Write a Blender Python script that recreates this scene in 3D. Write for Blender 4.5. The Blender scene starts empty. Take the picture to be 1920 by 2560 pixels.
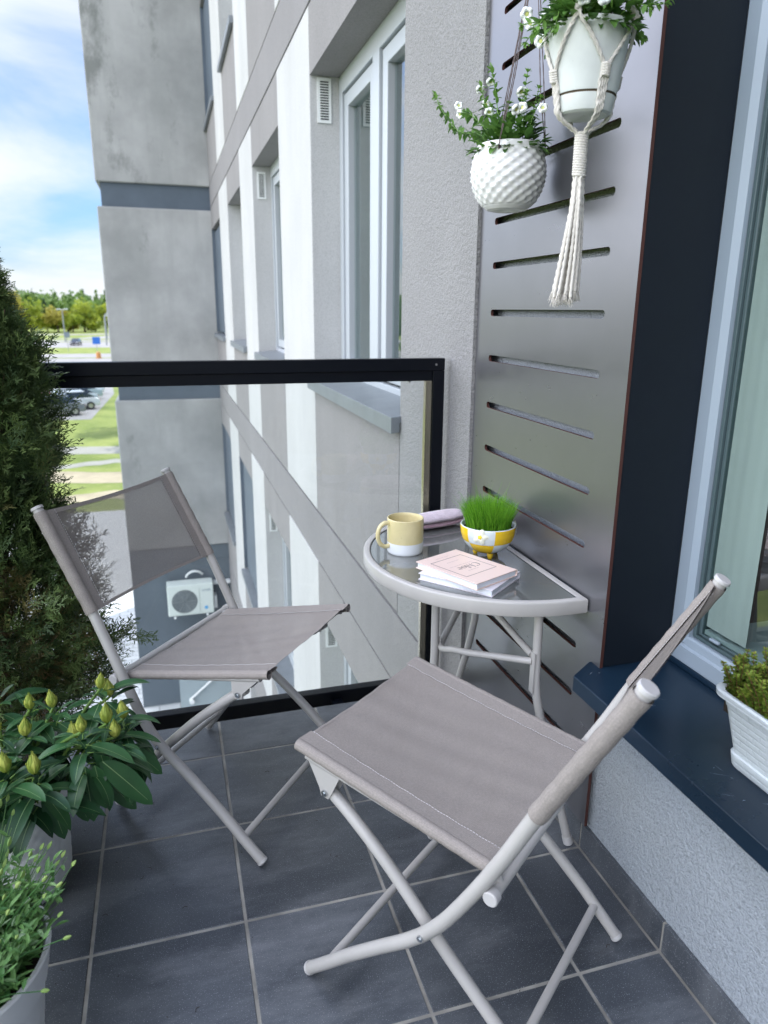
import bpy, bmesh, math, random
import numpy as np
from mathutils import Vector, Matrix, noise as mnoise
random.seed(7); RNG = np.random.default_rng(11)
scene = bpy.context.scene
COL = scene.collection
PI = math.pi
R = math.radians

# ------------------------------------------------------------------ camera
cam_d = bpy.data.cameras.new('camera'); cam = bpy.data.objects.new('camera', cam_d); COL.objects.link(cam)
scene.camera = cam
YAW, PITCH, ROLL, FPX = 0.2900153, 0.2738118, 0.0077082, 1800.95
cy_, sy_, cp_, sp_ = math.cos(YAW), math.sin(YAW), math.cos(PITCH), math.sin(PITCH)
fw = Vector((sy_*cp_, cy_*cp_, -sp_)); rt = Vector((cy_, -sy_, 0)); up = rt.cross(fw)
r2 = math.cos(ROLL)*rt + math.sin(ROLL)*up; u2 = -math.sin(ROLL)*rt + math.cos(ROLL)*up
M = Matrix((r2, u2, -fw)).transposed().to_4x4(); M.translation = Vector((0, 0, 1.3632))
cam.matrix_world = M
cam_d.sensor_fit = 'VERTICAL'; cam_d.sensor_height = 36.0; cam_d.lens = FPX/2560*36.0
cam_d.clip_start = 0.02; cam_d.clip_end = 3000
cam_d.dof.use_dof = True; cam_d.dof.focus_distance = 1.75; cam_d.dof.aperture_fstop = 4.4

# ------------------------------------------------------------------ sky, sun, exposure
SUN_AZ, SUN_EL = R(52), R(50)        # azimuth from +Y towards +X (behind the building)
world = bpy.data.worlds.new('World'); scene.world = world; world.use_nodes = True
wn, wl = world.node_tree.nodes, world.node_tree.links
wn.clear()
out = wn.new('ShaderNodeOutputWorld'); bg = wn.new('ShaderNodeBackground')
sky = wn.new('ShaderNodeTexSky'); sky.sky_type = 'NISHITA'; sky.sun_disc = False
sky.sun_elevation = SUN_EL; sky.sun_rotation = SUN_AZ
sky.altitude = 100; sky.air_density = 1.0; sky.dust_density = 1.2; sky.ozone_density = 1.5
tc = wn.new('ShaderNodeTexCoord')
mp = wn.new('ShaderNodeMapping'); mp.inputs['Scale'].default_value = (1.0, 1.0, 2.6)
mp.inputs['Location'].default_value = (0.35, 1.3, 0.4)
nz = wn.new('ShaderNodeTexNoise'); nz.inputs['Scale'].default_value = 2.3; nz.inputs['Detail'].default_value = 8; nz.inputs['Roughness'].default_value = 0.55
nz.inputs['Distortion'].default_value = 0.5
wl.new(tc.outputs['Generated'], mp.inputs['Vector']); wl.new(mp.outputs['Vector'], nz.inputs['Vector'])
# thin high haze everywhere and more cloud low down: share of cloud rises towards the horizon
sx = wn.new('ShaderNodeSeparateXYZ'); wl.new(tc.outputs['Generated'], sx.inputs['Vector'])
hz = wn.new('ShaderNodeMapRange'); hz.inputs['From Min'].default_value = 0.0; hz.inputs['From Max'].default_value = 0.55
hz.inputs['To Min'].default_value = 0.22; hz.inputs['To Max'].default_value = 0.0
wl.new(sx.outputs['Z'], hz.inputs['Value'])
ad = wn.new('ShaderNodeMath'); ad.operation = 'ADD'; wl.new(nz.outputs['Fac'], ad.inputs[0]); wl.new(hz.outputs['Result'], ad.inputs[1])
cr = wn.new('ShaderNodeMapRange'); cr.inputs['From Min'].default_value = 0.47; cr.inputs['From Max'].default_value = 0.80; cr.interpolation_type = 'SMOOTHSTEP'
cr.inputs['To Min'].default_value = 0.06; cr.inputs['To Max'].default_value = 0.9
wl.new(ad.outputs[0], cr.inputs['Value'])
mx = wn.new('ShaderNodeMix'); mx.data_type = 'RGBA'
cloudcol = mx.inputs['B']; cloudcol.default_value = (9.6, 9.9, 10.3, 1)
tint = wn.new('ShaderNodeMix'); tint.data_type = 'RGBA'; tint.blend_type = 'MULTIPLY'; tint.inputs['Factor'].default_value = 1.0
tint.inputs['B'].default_value = (.86, 1.22, 1.72, 1)
wl.new(sky.outputs['Color'], tint.inputs['A'])
wl.new(cr.outputs['Result'], mx.inputs['Factor']); wl.new(tint.outputs['Result'], mx.inputs['A'])
# added fill: unseen sky to the left is boosted above the blue ahead
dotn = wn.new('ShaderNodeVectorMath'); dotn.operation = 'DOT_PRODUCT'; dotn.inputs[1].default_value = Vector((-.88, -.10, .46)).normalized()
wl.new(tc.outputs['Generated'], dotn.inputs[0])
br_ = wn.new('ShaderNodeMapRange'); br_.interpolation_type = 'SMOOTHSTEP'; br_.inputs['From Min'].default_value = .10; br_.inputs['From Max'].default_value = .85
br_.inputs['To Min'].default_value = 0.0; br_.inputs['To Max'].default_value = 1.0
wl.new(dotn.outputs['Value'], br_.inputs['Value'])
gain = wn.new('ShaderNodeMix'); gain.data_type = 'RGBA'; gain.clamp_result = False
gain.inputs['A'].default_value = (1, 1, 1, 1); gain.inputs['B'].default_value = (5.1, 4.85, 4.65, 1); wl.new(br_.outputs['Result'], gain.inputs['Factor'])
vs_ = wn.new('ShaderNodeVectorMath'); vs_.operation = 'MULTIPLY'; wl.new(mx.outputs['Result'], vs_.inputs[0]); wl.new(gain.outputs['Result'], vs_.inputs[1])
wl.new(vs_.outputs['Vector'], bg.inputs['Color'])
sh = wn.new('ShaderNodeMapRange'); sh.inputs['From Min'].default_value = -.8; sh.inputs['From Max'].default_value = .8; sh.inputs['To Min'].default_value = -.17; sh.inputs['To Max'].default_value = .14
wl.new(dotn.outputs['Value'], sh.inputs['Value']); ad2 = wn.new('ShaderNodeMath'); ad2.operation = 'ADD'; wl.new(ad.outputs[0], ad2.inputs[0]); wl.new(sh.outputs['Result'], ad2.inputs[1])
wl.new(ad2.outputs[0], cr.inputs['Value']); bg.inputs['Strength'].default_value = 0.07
wl.new(bg.outputs['Background'], out.inputs['Surface'])

sun_d = bpy.data.lights.new('sun', 'SUN'); sun_d.energy = 3.2; sun_d.angle = R(0.53); sun_d.color = (1.0, 0.95, 0.87)
sun = bpy.data.objects.new('sun', sun_d); COL.objects.link(sun)
sd = Vector((math.sin(SUN_AZ)*math.cos(SUN_EL), math.cos(SUN_AZ)*math.cos(SUN_EL), math.sin(SUN_EL)))
sun.rotation_euler = sd.to_track_quat('Z', 'Y').to_euler(); sun.location = (5, 5, 30)

scene.view_settings.view_transform = 'Standard'; scene.view_settings.look = 'None'
scene.view_settings.exposure = 0.66; scene.view_settings.gamma = 1.0
scene.render.engine = 'CYCLES'
scene.cycles.max_bounces = 7; scene.cycles.diffuse_bounces = 4; scene.cycles.glossy_bounces = 4
scene.cycles.transparent_max_bounces = 24; scene.cycles.transmission_bounces = 4
scene.cycles.caustics_reflective = False; scene.cycles.caustics_refractive = False
scene.cycles.use_denoising = True; scene.cycles.sample_clamp_indirect = 6.0

# ------------------------------------------------------------------ materials
def newmat(name):
    m = bpy.data.materials.new(name); m.use_nodes = True
    nt = m.node_tree; b = nt.nodes['Principled BSDF']
    return m, nt, nt.nodes, nt.links, b
def c4(c): return (c[0], c[1], c[2], 1)
def add_noise(nt, scale, detail=4, rough=.55, vec='Object', stretch=None):
    n = nt.nodes.new('ShaderNodeTexNoise'); n.inputs['Scale'].default_value = scale
    n.inputs['Detail'].default_value = detail; n.inputs['Roughness'].default_value = rough
    t = nt.nodes.new('ShaderNodeTexCoord'); src = t.outputs[vec]
    if stretch:
        mpp = nt.nodes.new('ShaderNodeMapping'); mpp.inputs['Scale'].default_value = stretch
        nt.links.new(src, mpp.inputs['Vector']); src = mpp.outputs['Vector']
    nt.links.new(src, n.inputs['Vector'])
    return n
def ramp(nt, src, lo, hi, a=0.0, b=1.0):
    r_ = nt.nodes.new('ShaderNodeMapRange'); r_.inputs['From Min'].default_value = lo; r_.inputs['From Max'].default_value = hi
    r_.inputs['To Min'].default_value = a; r_.inputs['To Max'].default_value = b
    nt.links.new(src, r_.inputs['Value']); return r_.outputs['Result']
def mix(nt, fac, a, b, mode='MIX'):
    m_ = nt.nodes.new('ShaderNodeMix'); m_.data_type = 'RGBA'; m_.blend_type = mode
    if isinstance(fac, (int, float)): m_.inputs['Factor'].default_value = fac
    else: nt.links.new(fac, m_.inputs['Factor'])
    for s, v in (('A', a), ('B', b)):
        if isinstance(v, tuple): m_.inputs[s].default_value = c4(v)
        else: nt.links.new(v, m_.inputs[s])
    return m_.outputs['Result']
def bump(nt, b, h, strength=.3, dist=.01):
    bp = nt.nodes.new('ShaderNodeBump'); bp.inputs['Strength'].default_value = strength; bp.inputs['Distance'].default_value = dist
    nt.links.new(h, bp.inputs['Height']); nt.links.new(bp.outputs['Normal'], b.inputs['Normal']); return bp
def simple(name, col, rough=.5, metal=0.0, spec=.5, var=0.0, vscale=8, bscale=0, bstr=.2, bdist=.002, rvar=0.0, vec='Object'):
    m, nt, N, L, b = newmat(name)
    b.inputs['Base Color'].default_value = c4(col); b.inputs['Roughness'].default_value = rough
    b.inputs['Metallic'].default_value = metal; b.inputs['Specular IOR Level'].default_value = spec
    if var:
        n = add_noise(nt, vscale, 5, vec=vec)
        f = ramp(nt, n.outputs['Fac'], .3, .7)
        L.new(mix(nt, f, tuple(x*(1-var) for x in col[:3]), tuple(min(1, x*(1+var)) for x in col[:3])), b.inputs['Base Color'])
        if rvar: L.new(ramp(nt, n.outputs['Fac'], .3, .7, rough-rvar, rough+rvar), b.inputs['Roughness'])
    if bscale:
        n2 = add_noise(nt, bscale, 3, vec=vec); bump(nt, b, n2.outputs['Fac'], bstr, bdist)
    return m

def stucco(name, col, scale=330, strength=.55, stain=0.0, coarse=False):
    m, nt, N, L, b = newmat(name)
    n = add_noise(nt, scale, 3, .6); n2 = add_noise(nt, scale*.33, 2, .5)
    big = add_noise(nt, 1.3, 4)
    s = N.new('ShaderNodeMath'); s.operation = 'ADD'; L.new(n.outputs['Fac'], s.inputs[0]); L.new(n2.outputs['Fac'], s.inputs[1])
    bump(nt, b, s.outputs[0], strength, .004)
    pits = ramp(nt, n.outputs['Fac'], .36, .52, .72, 1.0)
    cc = mix(nt, ramp(nt, big.outputs['Fac'], .3, .7), tuple(x*.94 for x in col), tuple(min(1, x*1.05) for x in col))
    mm = N.new('ShaderNodeMix'); mm.data_type = 'RGBA'; mm.blend_type = 'MULTIPLY'; mm.inputs['Factor'].default_value = .8
    L.new(cc, mm.inputs['A']); L.new(pits, mm.inputs['B'])
    res = mm.outputs['Result']
    if stain:
        st = add_noise(nt, 3.0, 6, .6, stretch=(1, 1, .12))
        res = mix(nt, ramp(nt, st.outputs['Fac'], .45, .8, 0, stain), res, tuple(x*.55 for x in col))
    L.new(res, b.inputs['Base Color']); b.inputs['Roughness'].default_value = .92; b.inputs['Specular IOR Level'].default_value = .2
    return m

M_white = stucco('white_plaster', (.48, .48, .474), 160, .25, .28)
M_grey = stucco('grey_plaster', (.245, .236, .234), 160, .25, .22)
M_pier = stucco('grey_roughcast', (.30, .297, .295), 190, 1.6, .12)
M_band = stucco('band_plaster', (.235, .227, .228), 160, .22, .12)
M_lowwall = stucco('pale_roughcast', (.41, .45, .495), 220, 1.5)
M_soft = simple('frame_grey', (.29, .35, .41), .42)
M_frame2 = simple('window_frame_grey', (.42, .45, .48), .4)
M_dark_rubber = simple('rubber_gasket', (.015, .02, .022), .5)
M_navy = simple('navy_metal', (.007, .019, .036), .30, 0, .4, .12, 3, rvar=.05)
M_reveal = simple('dark_slate_metal', (.008, .012, .018), .5, 0, .2, .10, 3)
M_navywall = stucco('navy_plaster', (.12, .145, .168), 120, .2, .15)
M_blueband = simple('blue_grey_cladding', (.085, .11, .14), .55, 0, .4, .12, 2)
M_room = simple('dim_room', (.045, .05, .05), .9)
M_curtain = simple('sheer_curtain', (.56, .60, .575), .9, var=.06, vscale=2)
M_beige = simple('beige_curtain', (.42, .42, .34), .9, var=.10, vscale=1.5)
M_sillmetal = simple('grey_sill_metal', (.19, .21, .23), .4, .3, var=.1)
M_groove = simple('groove_shadow_joint', (.05, .05, .05), .9)
M_plastic = simple('white_vent_plastic', (.72, .74, .73), .45)
M_black = simple('black_powder_coat', (.002, .003, .006), .30, 0, .22)
M_brass = simple('anodised_channel', (.42, .38, .30), .18, .9)

def concrete():
    m, nt, N, L, b = newmat('stained_concrete')
    a = add_noise(nt, .9, 7, .6); st = add_noise(nt, 2.2, 8, .65, stretch=(1.2, 1, .16)); sp = add_noise(nt, 1.7, 6, .7, stretch=(1, 1, .55))
    base = mix(nt, ramp(nt, a.outputs['Fac'], .35, .65), (.27, .275, .27), (.40, .402, .395))
    base = mix(nt, ramp(nt, st.outputs['Fac'], .46, .66, 0, .5), base, (.27, .28, .27))
    # dark mould patches: stronger towards the outer edge of the wall
    t = N.new('ShaderNodeTexCoord'); s = N.new('ShaderNodeSeparateXYZ'); L.new(t.outputs['Object'], s.inputs['Vector'])
    edge0 = ramp(nt, s.outputs['X'], -.95, .9, .10, -.05); zz = ramp(nt, s.outputs['Z'], 2.6, 4.2, -.11, 0.0)
    ed = N.new('ShaderNodeMath'); ed.operation = 'ADD'; L.new(edge0, ed.inputs[0]); L.new(zz, ed.inputs[1]); edge = ed.outputs[0]
    q = N.new('ShaderNodeMath'); q.operation = 'ADD'; L.new(sp.outputs['Fac'], q.inputs[0]); L.new(edge, q.inputs[1])
    base = mix(nt, ramp(nt, q.outputs[0], .56, .70, 0, .68), base, (.13, .14, .13))
    L.new(base, b.inputs['Base Color']); b.inputs['Roughness'].default_value = .9; b.inputs['Specular IOR Level'].default_value = .2
    g = add_noise(nt, 60, 4); bump(nt, b, g.outputs['Fac'], .15, .01)
    return m
M_conc = concrete()

def laminate():
    m, nt, N, L, b = newmat('brushed_laminate')
    n = add_noise(nt, 3, 5, stretch=(1, 1, 1)); fine = add_noise(nt, 90, 3, .6, stretch=(1, .15, 1))
    base = mix(nt, ramp(nt, n.outputs['Fac'], .35, .65), (.185, .186, .20), (.205, .206, .222))
    L.new(base, b.inputs['Base Color']); b.inputs['Metallic'].default_value = .72
    sm = add_noise(nt, 9, 6, .7, stretch=(1, 1, 2.5))
    L.new(ramp(nt, sm.outputs['Fac'], .3, .8, .27, .33), b.inputs['Roughness'])
    bump(nt, b, fine.outputs['Fac'], .02, .0004)
    b.inputs['Specular IOR Level'].default_value = .7
    return m
M_lam = laminate()
M_core = simple('red_brown_board_core', (.060, .018, .013), .7, var=.15, vscale=30)

def tiles():
    m, nt, N, L, b = newmat('slate_tile')
    g = N.new('ShaderNodeNewGeometry')
    cl = add_noise(nt, 3.2, 7, .6); sm = add_noise(nt, 2.0, 9, .72, stretch=(1, 3.0, 1)); sp = add_noise(nt, 430, 2, .5)
    base = mix(nt, ramp(nt, cl.outputs['Fac'], .35, .68), (.044, .051, .062), (.080, .090, .104))
    base = mix(nt, ramp(nt, sm.outputs['Fac'], .47, .70, 0, .55), base, (.22, .232, .25))
    rnd = ramp(nt, g.outputs['Random Per Island'], 0, 1, .80, 1.16)
    mm = N.new('ShaderNodeMix'); mm.data_type = 'RGBA'; mm.blend_type = 'MULTIPLY'; mm.inputs['Factor'].default_value = 1
    L.new(base, mm.inputs['A']); L.new(rnd, mm.inputs['B'])
    c = mix(nt, ramp(nt, sp.outputs['Fac'], .635, .68, 0, .8), mm.outputs['Result'], (.34, .36, .38))
    L.new(c, b.inputs['Base Color'])
    L.new(ramp(nt, cl.outputs['Fac'], .3, .7, .28, .38), b.inputs['Roughness']); b.inputs['Specular IOR Level'].default_value = .75
    f = add_noise(nt, 260, 3); bump(nt, b, f.outputs['Fac'], .12, .001)
    return m
M_tile = tiles()
M_grout = simple('grout', (.28, .27, .245), .95, var=.45, vscale=9, bscale=300, bstr=.3)

def glass(name, tr=(.93, .955, .945), ior=1.5, boost=0.0, dirt=0.0):
    m, nt, N, L, b = newmat(name); N.remove(b)
    o = N['Material Output']; t = N.new('ShaderNodeBsdfTransparent'); t.inputs['Color'].default_value = c4(tr)
    g = N.new('ShaderNodeBsdfGlossy'); g.inputs['Roughness'].default_value = .012; g.inputs['Color'].default_value = (1, 1, 1, 1)
    f = N.new('ShaderNodeFresnel'); f.inputs['IOR'].default_value = ior
    s = N.new('ShaderNodeMixShader'); fac = f.outputs['Fac']
    if boost: fac = ramp(nt, fac, 0, 1, boost, 1)
    # only the outer skin of each pane reflects (no false total reflection on the way out)
    ge = N.new('ShaderNodeNewGeometry'); iv = N.new('ShaderNodeMath'); iv.operation = 'SUBTRACT'; iv.inputs[0].default_value = 1; L.new(ge.outputs['Backfacing'], iv.inputs[1])
    mu = N.new('ShaderNodeMath'); mu.operation = 'MULTIPLY'; L.new(fac, mu.inputs[0]); L.new(iv.outputs[0], mu.inputs[1]); fac = mu.outputs[0]
    if dirt:
        df = N.new('ShaderNodeBsdfDiffuse'); df.inputs['Color'].default_value = (.7, .72, .72, 1); n1 = add_noise(nt, 2.2, 7, .65, stretch=(1, 1, .5))
        s0 = N.new('ShaderNodeMixShader'); L.new(ramp(nt, n1.outputs['Fac'], .42, .75, .012, dirt), s0.inputs['Fac']); L.new(t.outputs[0], s0.inputs[1]); L.new(df.outputs[0], s0.inputs[2]); t = s0
    L.new(fac, s.inputs['Fac']); L.new(t.outputs[0], s.inputs[1]); L.new(g.outputs[0], s.inputs[2]); L.new(s.outputs[0], o.inputs['Surface'])
    return m
M_glass = glass('railing_glass', (.955, .97, .965), 1.5, 0, .035)
M_pane = glass('window_glass', (.62, .72, .70), 1.5, .16)

# ------------------------------------------------------------------ mesh builder
class MB:
    def __init__(s): s.v = []; s.f = []; s.m = []; s.a = []; s.cur = 0.0
    def add(s, vs, fs, mat=0):
        o = len(s.v); s.v.extend([tuple(map(float, v)) for v in vs]); s.f.extend([tuple(o+i for i in f) for f in fs]); s.m.extend([mat]*len(fs)); s.a.extend([s.cur]*len(vs))
    def box(s, x0, x1, y0, y1, z0, z1, mat=0):
        s.add([(x0,y0,z0),(x1,y0,z0),(x1,y1,z0),(x0,y1,z0),(x0,y0,z1),(x1,y0,z1),(x1,y1,z1),(x0,y1,z1)],
              [(0,3,2,1),(4,5,6,7),(0,1,5,4),(1,2,6,5),(2,3,7,6),(3,0,4,7)], mat)
    def tube(s, pts, r, n=12, caps=True, mat=0, lobes=0, twist=0.0, la=.2, closed=False, flat=1.0):
        P = [Vector(p) for p in pts]; k = len(P); rs = r if hasattr(r, '__len__') else [r]*k
        T = []
        for i in range(k):
            if closed: t = P[(i+1) % k]-P[i-1]
            else: t = P[min(i+1, k-1)]-P[max(i-1, 0)]
            T.append(t.normalized() if t.length > 1e-9 else Vector((0, 0, 1)))
        ref = Vector((0, 0, 1)) if abs(T[0].z) < .9 else Vector((1, 0, 0))
        nrm = (ref-T[0]*ref.dot(T[0])).normalized(); vs = []; ln = 0
        for i in range(k):
            if i: ln += (P[i]-P[i-1]).length
            nrm = (nrm-T[i]*nrm.dot(T[i])); nrm = nrm.normalized() if nrm.length > 1e-6 else T[i].orthogonal().normalized()
            bn = T[i].cross(nrm)
            for j in range(n):
                a = 2*PI*j/n; rr = rs[i]
                if lobes: rr *= 1+la*math.cos(lobes*(a-twist*ln))
                vs.append(P[i]+(nrm*math.cos(a)+bn*math.sin(a)*flat)*rr)
        fs = []
        for i in range(k if closed else k-1):
            for j in range(n):
                a, b_ = i*n+j, i*n+(j+1) % n; i2 = (i+1) % k; c, d = i2*n+(j+1) % n, i2*n+j
                fs.append((a, b_, c, d))
        if caps and not closed: fs.append(tuple(range(n))[::-1]); fs.append(tuple((k-1)*n+j for j in range(n)))
        s.add(vs, fs, mat)
    def lathe(s, prof, c=(0, 0, 0), n=48, mat=0, fn=None, closed_top=False, axis=None):
        vs = []; k = len(prof)
        for (r, z) in prof:
            for j in range(n):
                a = 2*PI*j/n; rr = r if fn is None else fn(r, z, a)
                vs.append((c[0]+rr*math.cos(a), c[1]+rr*math.sin(a), c[2]+z))
        fs = [(i*n+j, i*n+(j+1) % n, (i+1)*n+(j+1) % n, (i+1)*n+j) for i in range(k-1) for j in range(n)]
        s.add(vs, fs, mat)
    def disc(s, c, r, n=24, mat=0, up=1):
        s.add([(c[0]+r*math.cos(2*PI*j/n), c[1]+r*math.sin(2*PI*j/n), c[2]) for j in range(n)], [tuple(range(n)) if up > 0 else tuple(range(n))[::-1]], mat)
    def grid(s, fn, nu, nv, mat=0, flip=False):
        vs = [fn(i/nu, j/nv) for i in range(nu+1) for j in range(nv+1)]
        fs = []
        for i in range(nu):
            for j in range(nv):
                a = i*(nv+1)+j; q = (a, a+nv+1, a+nv+2, a+1); fs.append(q[::-1] if flip else q)
        s.add(vs, fs, mat)
    def extrude_poly(s, pts, axis, a0, a1, mat=0):
        # pts: 2-D outline; axis: the axis of extrusion
        n = len(pts)
        def mk(p, a):
            if axis == 'y': return (p[0], a, p[1])
            if axis == 'x': return (a, p[0], p[1])
            return (p[0], p[1], a)
        vs = [mk(p, a0) for p in pts]+[mk(p, a1) for p in pts]
        fs = [tuple(range(n))[::-1], tuple(range(n, 2*n))]+[(i, (i+1) % n, n+(i+1) % n, n+i) for i in range(n)]
        s.add(vs, fs, mat)
    def build(s, name, mats, parent=None, smooth=35, bevel=0, attr=False, weld=False):
        me = bpy.data.meshes.new(name); me.from_pydata(s.v, [], s.f)
        if not isinstance(mats, (list, tuple)): mats = [mats]
        for m in mats: me.materials.append(m)
        if len(mats) > 1: me.polygons.foreach_set('material_index', s.m)
        if attr:
            at = me.attributes.new('tone', 'FLOAT', 'POINT'); at.data.foreach_set('value', s.a)
        me.update()
        bm = bmesh.new(); bm.from_mesh(me)
        if weld: bmesh.ops.remove_doubles(bm, verts=bm.verts, dist=1e-5)
        if not attr: bmesh.ops.recalc_face_normals(bm, faces=bm.faces)
        bm.to_mesh(me); bm.free()
        if smooth:
            me.polygons.foreach_set('use_smooth', [True]*len(me.polygons)); me.set_sharp_from_angle(angle=R(smooth))
        o = bpy.data.objects.new(name, me); COL.objects.link(o)
        if parent is not None: o.parent = parent
        if bevel:
            bv = o.modifiers.new('bevel', 'BEVEL'); bv.width = bevel; bv.segments = 2; bv.limit_method = 'ANGLE'; bv.angle_limit = R(40)
        return o
def tag(o, label=None, cat=None, group=None, kind=None):
    if label: o['label'] = label
    if cat: o['category'] = cat
    if group: o['group'] = group
    if kind: o['kind'] = kind
    return o
def thing(name, label, cat, loc=(0, 0, 0), rz=0, group=None):
    o = bpy.data.objects.new(name, None); COL.objects.link(o); o.location = loc; o.rotation_euler = (0, 0, rz); o.empty_display_size = .1
    return tag(o, label, cat, group)
def copy_tree(o, parent=None):
    c = o.copy(); COL.objects.link(c); c.parent = parent
    for ch in [x for x in COL.objects if x.parent == o]: copy_tree(ch, c)
    return c
def smooth_path(pts, sub=6):
    P = [Vector(p) for p in pts]; o = []
    for i in range(len(P)-1):
        p0, p1, p2, p3 = P[max(i-1, 0)], P[i], P[i+1], P[min(i+2, len(P)-1)]
        for k in range(sub):
            t = k/sub; t2, t3 = t*t, t*t*t
            o.append(.5*((2*p1)+(-p0+p2)*t+(2*p0-5*p1+4*p2-p3)*t2+(-p0+3*p1-3*p2+p3)*t3))
    o.append(P[-1]); return o

# ================================================================== SETTING: ground far below, 6.6 m under the balcony floor
GZ = -6.6
def sheet(name, pts, z, mat, kind='structure', label=None):
    mb = MB(); n = len(pts); mb.add([(x, y, z) for x, y in pts], [tuple(range(n))]); o = mb.build(name, mat, smooth=0)
    return tag(o, label=label, kind=kind)
def grassmat():
    m, nt, N, L, b = newmat('lawn')
    a = add_noise(nt, .35, 6, .6); c = add_noise(nt, 3.5, 5, .6)
    base = mix(nt, ramp(nt, a.outputs['Fac'], .38, .62), (.15, .20, .055), (.25, .29, .09))
    base = mix(nt, ramp(nt, c.outputs['Fac'], .56, .72, 0, .6), base, (.33, .33, .16))
    L.new(base, b.inputs['Base Color']); b.inputs['Roughness'].default_value = .95; b.inputs['Specular IOR Level'].default_value = .1
    bump(nt, b, c.outputs['Fac'], .8, .08); return m
M_lawn = grassmat()
M_pave = simple('pale_paving', (.29, .285, .25), .9, var=.10, vscale=1.2)
def paver():
    m, nt, N, L, b = newmat('block_paving')
    br = N.new('ShaderNodeTexBrick'); t = N.new('ShaderNodeTexCoord'); L.new(t.outputs['Object'], br.inputs['Vector'])
    br.inputs['Scale'].default_value = 1.0; br.inputs['Brick Width'].default_value = .42; br.inputs['Row Height'].default_value = .21
    br.inputs['Mortar Size'].default_value = .015; br.inputs['Color1'].default_value = (.56, .57, .56, 1); br.inputs['Color2'].default_value = (.63, .64, .63, 1); br.inputs['Mortar'].default_value = (.36, .37, .36, 1)
    L.new(br.outputs['Color'], b.inputs['Base Color']); b.inputs['Roughness'].default_value = .9; return m
M_paver = paver()
M_road = simple('sun_bleached_asphalt', (.27, .265, .26), .95, var=.12, vscale=.4)
M_sand = simple('bare_sandy_soil', (.36, .31, .21), .95, var=.2, vscale=.8)
sheet('ground', [(-1600, -400), (900, -400), (900, 2600), (-1600, 2600)], GZ, M_lawn)
def wav(x0, x1, y, w, seed, z, name, mat, amp=.5, kind='structure'):
    rn = random.Random(seed); n = 26; top = []; bot = []
    for i in range(n+1):
        x = x0+(x1-x0)*i/n; o = amp*math.sin(i*.7+seed)+rn.uniform(-.3, .3)*amp
        bot.append((x, y+o-w/2-rn.uniform(0, .3)*amp)); top.append((x, y+o+w/2+rn.uniform(0, .3)*amp))
    return sheet(name, bot+top[::-1], z, mat, kind)
sheet('pavement', [(-9, -20), (12, -20), (12, 30.2), (-9, 30.2)], GZ+.004, M_paver)
wav(-30, 6, 44.2, 2.2, 3, GZ+.004, 'path', M_pave, .4)
wav(-30, 6, 37.0, 2.3, 9, GZ+.004, 'bare_soil', M_sand, .7)
wav(-12, 6, 40.0, .9, 5, GZ+.008, 'trodden_soil', M_pave, .6)
wav(-8, 6, 32.5, 1.4, 14, GZ+.008, 'dry_soil', M_sand, .5)
sheet('parking_lot', [(-60, 57), (-5.6, 57), (-5.0, 74), (-7, 100), (-60, 100)], GZ+.01, M_road)
sheet('road', [(-200, 100), (120, 106), (120, 143), (-200, 138)], GZ+.014, M_road)
wav(-200, 120, 128.5, 1.5, 4, GZ+.03, 'verge', M_lawn, .4)
sheet('far_car_park', [(-200, 166), (120, 160), (150, 232), (10, 258), (-8, 252), (-22, 214), (-60, 190), (-200, 185)], GZ+.02, M_road)
wav(-40, 60, 205, 7, 8, GZ+.04, 'grass_island', M_lawn, 1.0)
wav(-26, 10, 190, 2.5, 21, GZ+.045, 'grass_strip', M_lawn, .8)
sheet('far_road', [(-200, 262), (-22, 236), (60, 300), (60, 308), (-24, 245), (-200, 272)], GZ+.05, M_pave)

# ================================================================== APARTMENT BUILDING
FX = .938                                  # outer face of the facade
bld = thing('apartment_building', 'grey and white apartment block with stained concrete wing and rows of tall windows', 'building', (3, 8, GZ))
def bpart(mb, name, mats, parent=bld, **k):
    o = mb.build(name, mats, None, **k)
    o.parent = parent; o.matrix_parent_inverse = Matrix.Translation(-Vector((3, 8, GZ)))
    return o
PER = 3.44; GROOVE = .016
bays = [(2.93, 4.78), (6.04, 7.78), (8.94, 10.66), (12.07, 14.02)]
pils = [(4.78, 6.04), (7.78, 8.94), (10.66, 12.07)]
def one(name, mat, boxes, bev=0, mats=None):
    mb = MB()
    for b_ in boxes: mb.box(*b_)
    return bpart(mb, name, mats or mat, smooth=0, bevel=bev)
TX = 1.34
for k in range(-2, 3):
    z0 = k*PER; zt = z0+3.07
    # band between storeys with its shadow joints
    one('storey_band', None, [(FX+.001, TX, 2.17, 14.04, z0-.37+GROOVE, z0), (FX+.018, TX-.01, 2.18, 14.04, z0-.371, z0-.37+GROOVE+.001, 1), (FX+.018, TX-.01, 2.18, 14.04, z0-.001, z0+GROOVE+.001, 1)], mats=[M_band, M_groove])
    for a, b_ in pils: one('white_wall', M_white, [(FX, TX, a, b_, z0+GROOVE, zt)], .006)
    one('grey_pier', None, [(FX, TX, 2.17, 2.93-GROOVE, z0+GROOVE, zt), (FX+.018, TX-.01, 2.93-GROOVE-.001, 2.931, z0+GROOVE, z0+.92, 1)], mats=[M_pier, M_groove])
    for (a, b_) in bays:
        one('parapet_wall', M_grey, [(FX+.003, TX, a+.002, b_-.002, z0+GROOVE, z0+.86)])
        one('lintel_wall', M_grey, [(FX+.003, TX, a+.002, b_-.002, z0+2.71, zt)])
one('added_shade_wall', M_white, [(-1.05, .966, -2.35, -2.06, -.3, 1.25)])  # unseen wall added behind the camera to shade surfaces facing it
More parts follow.
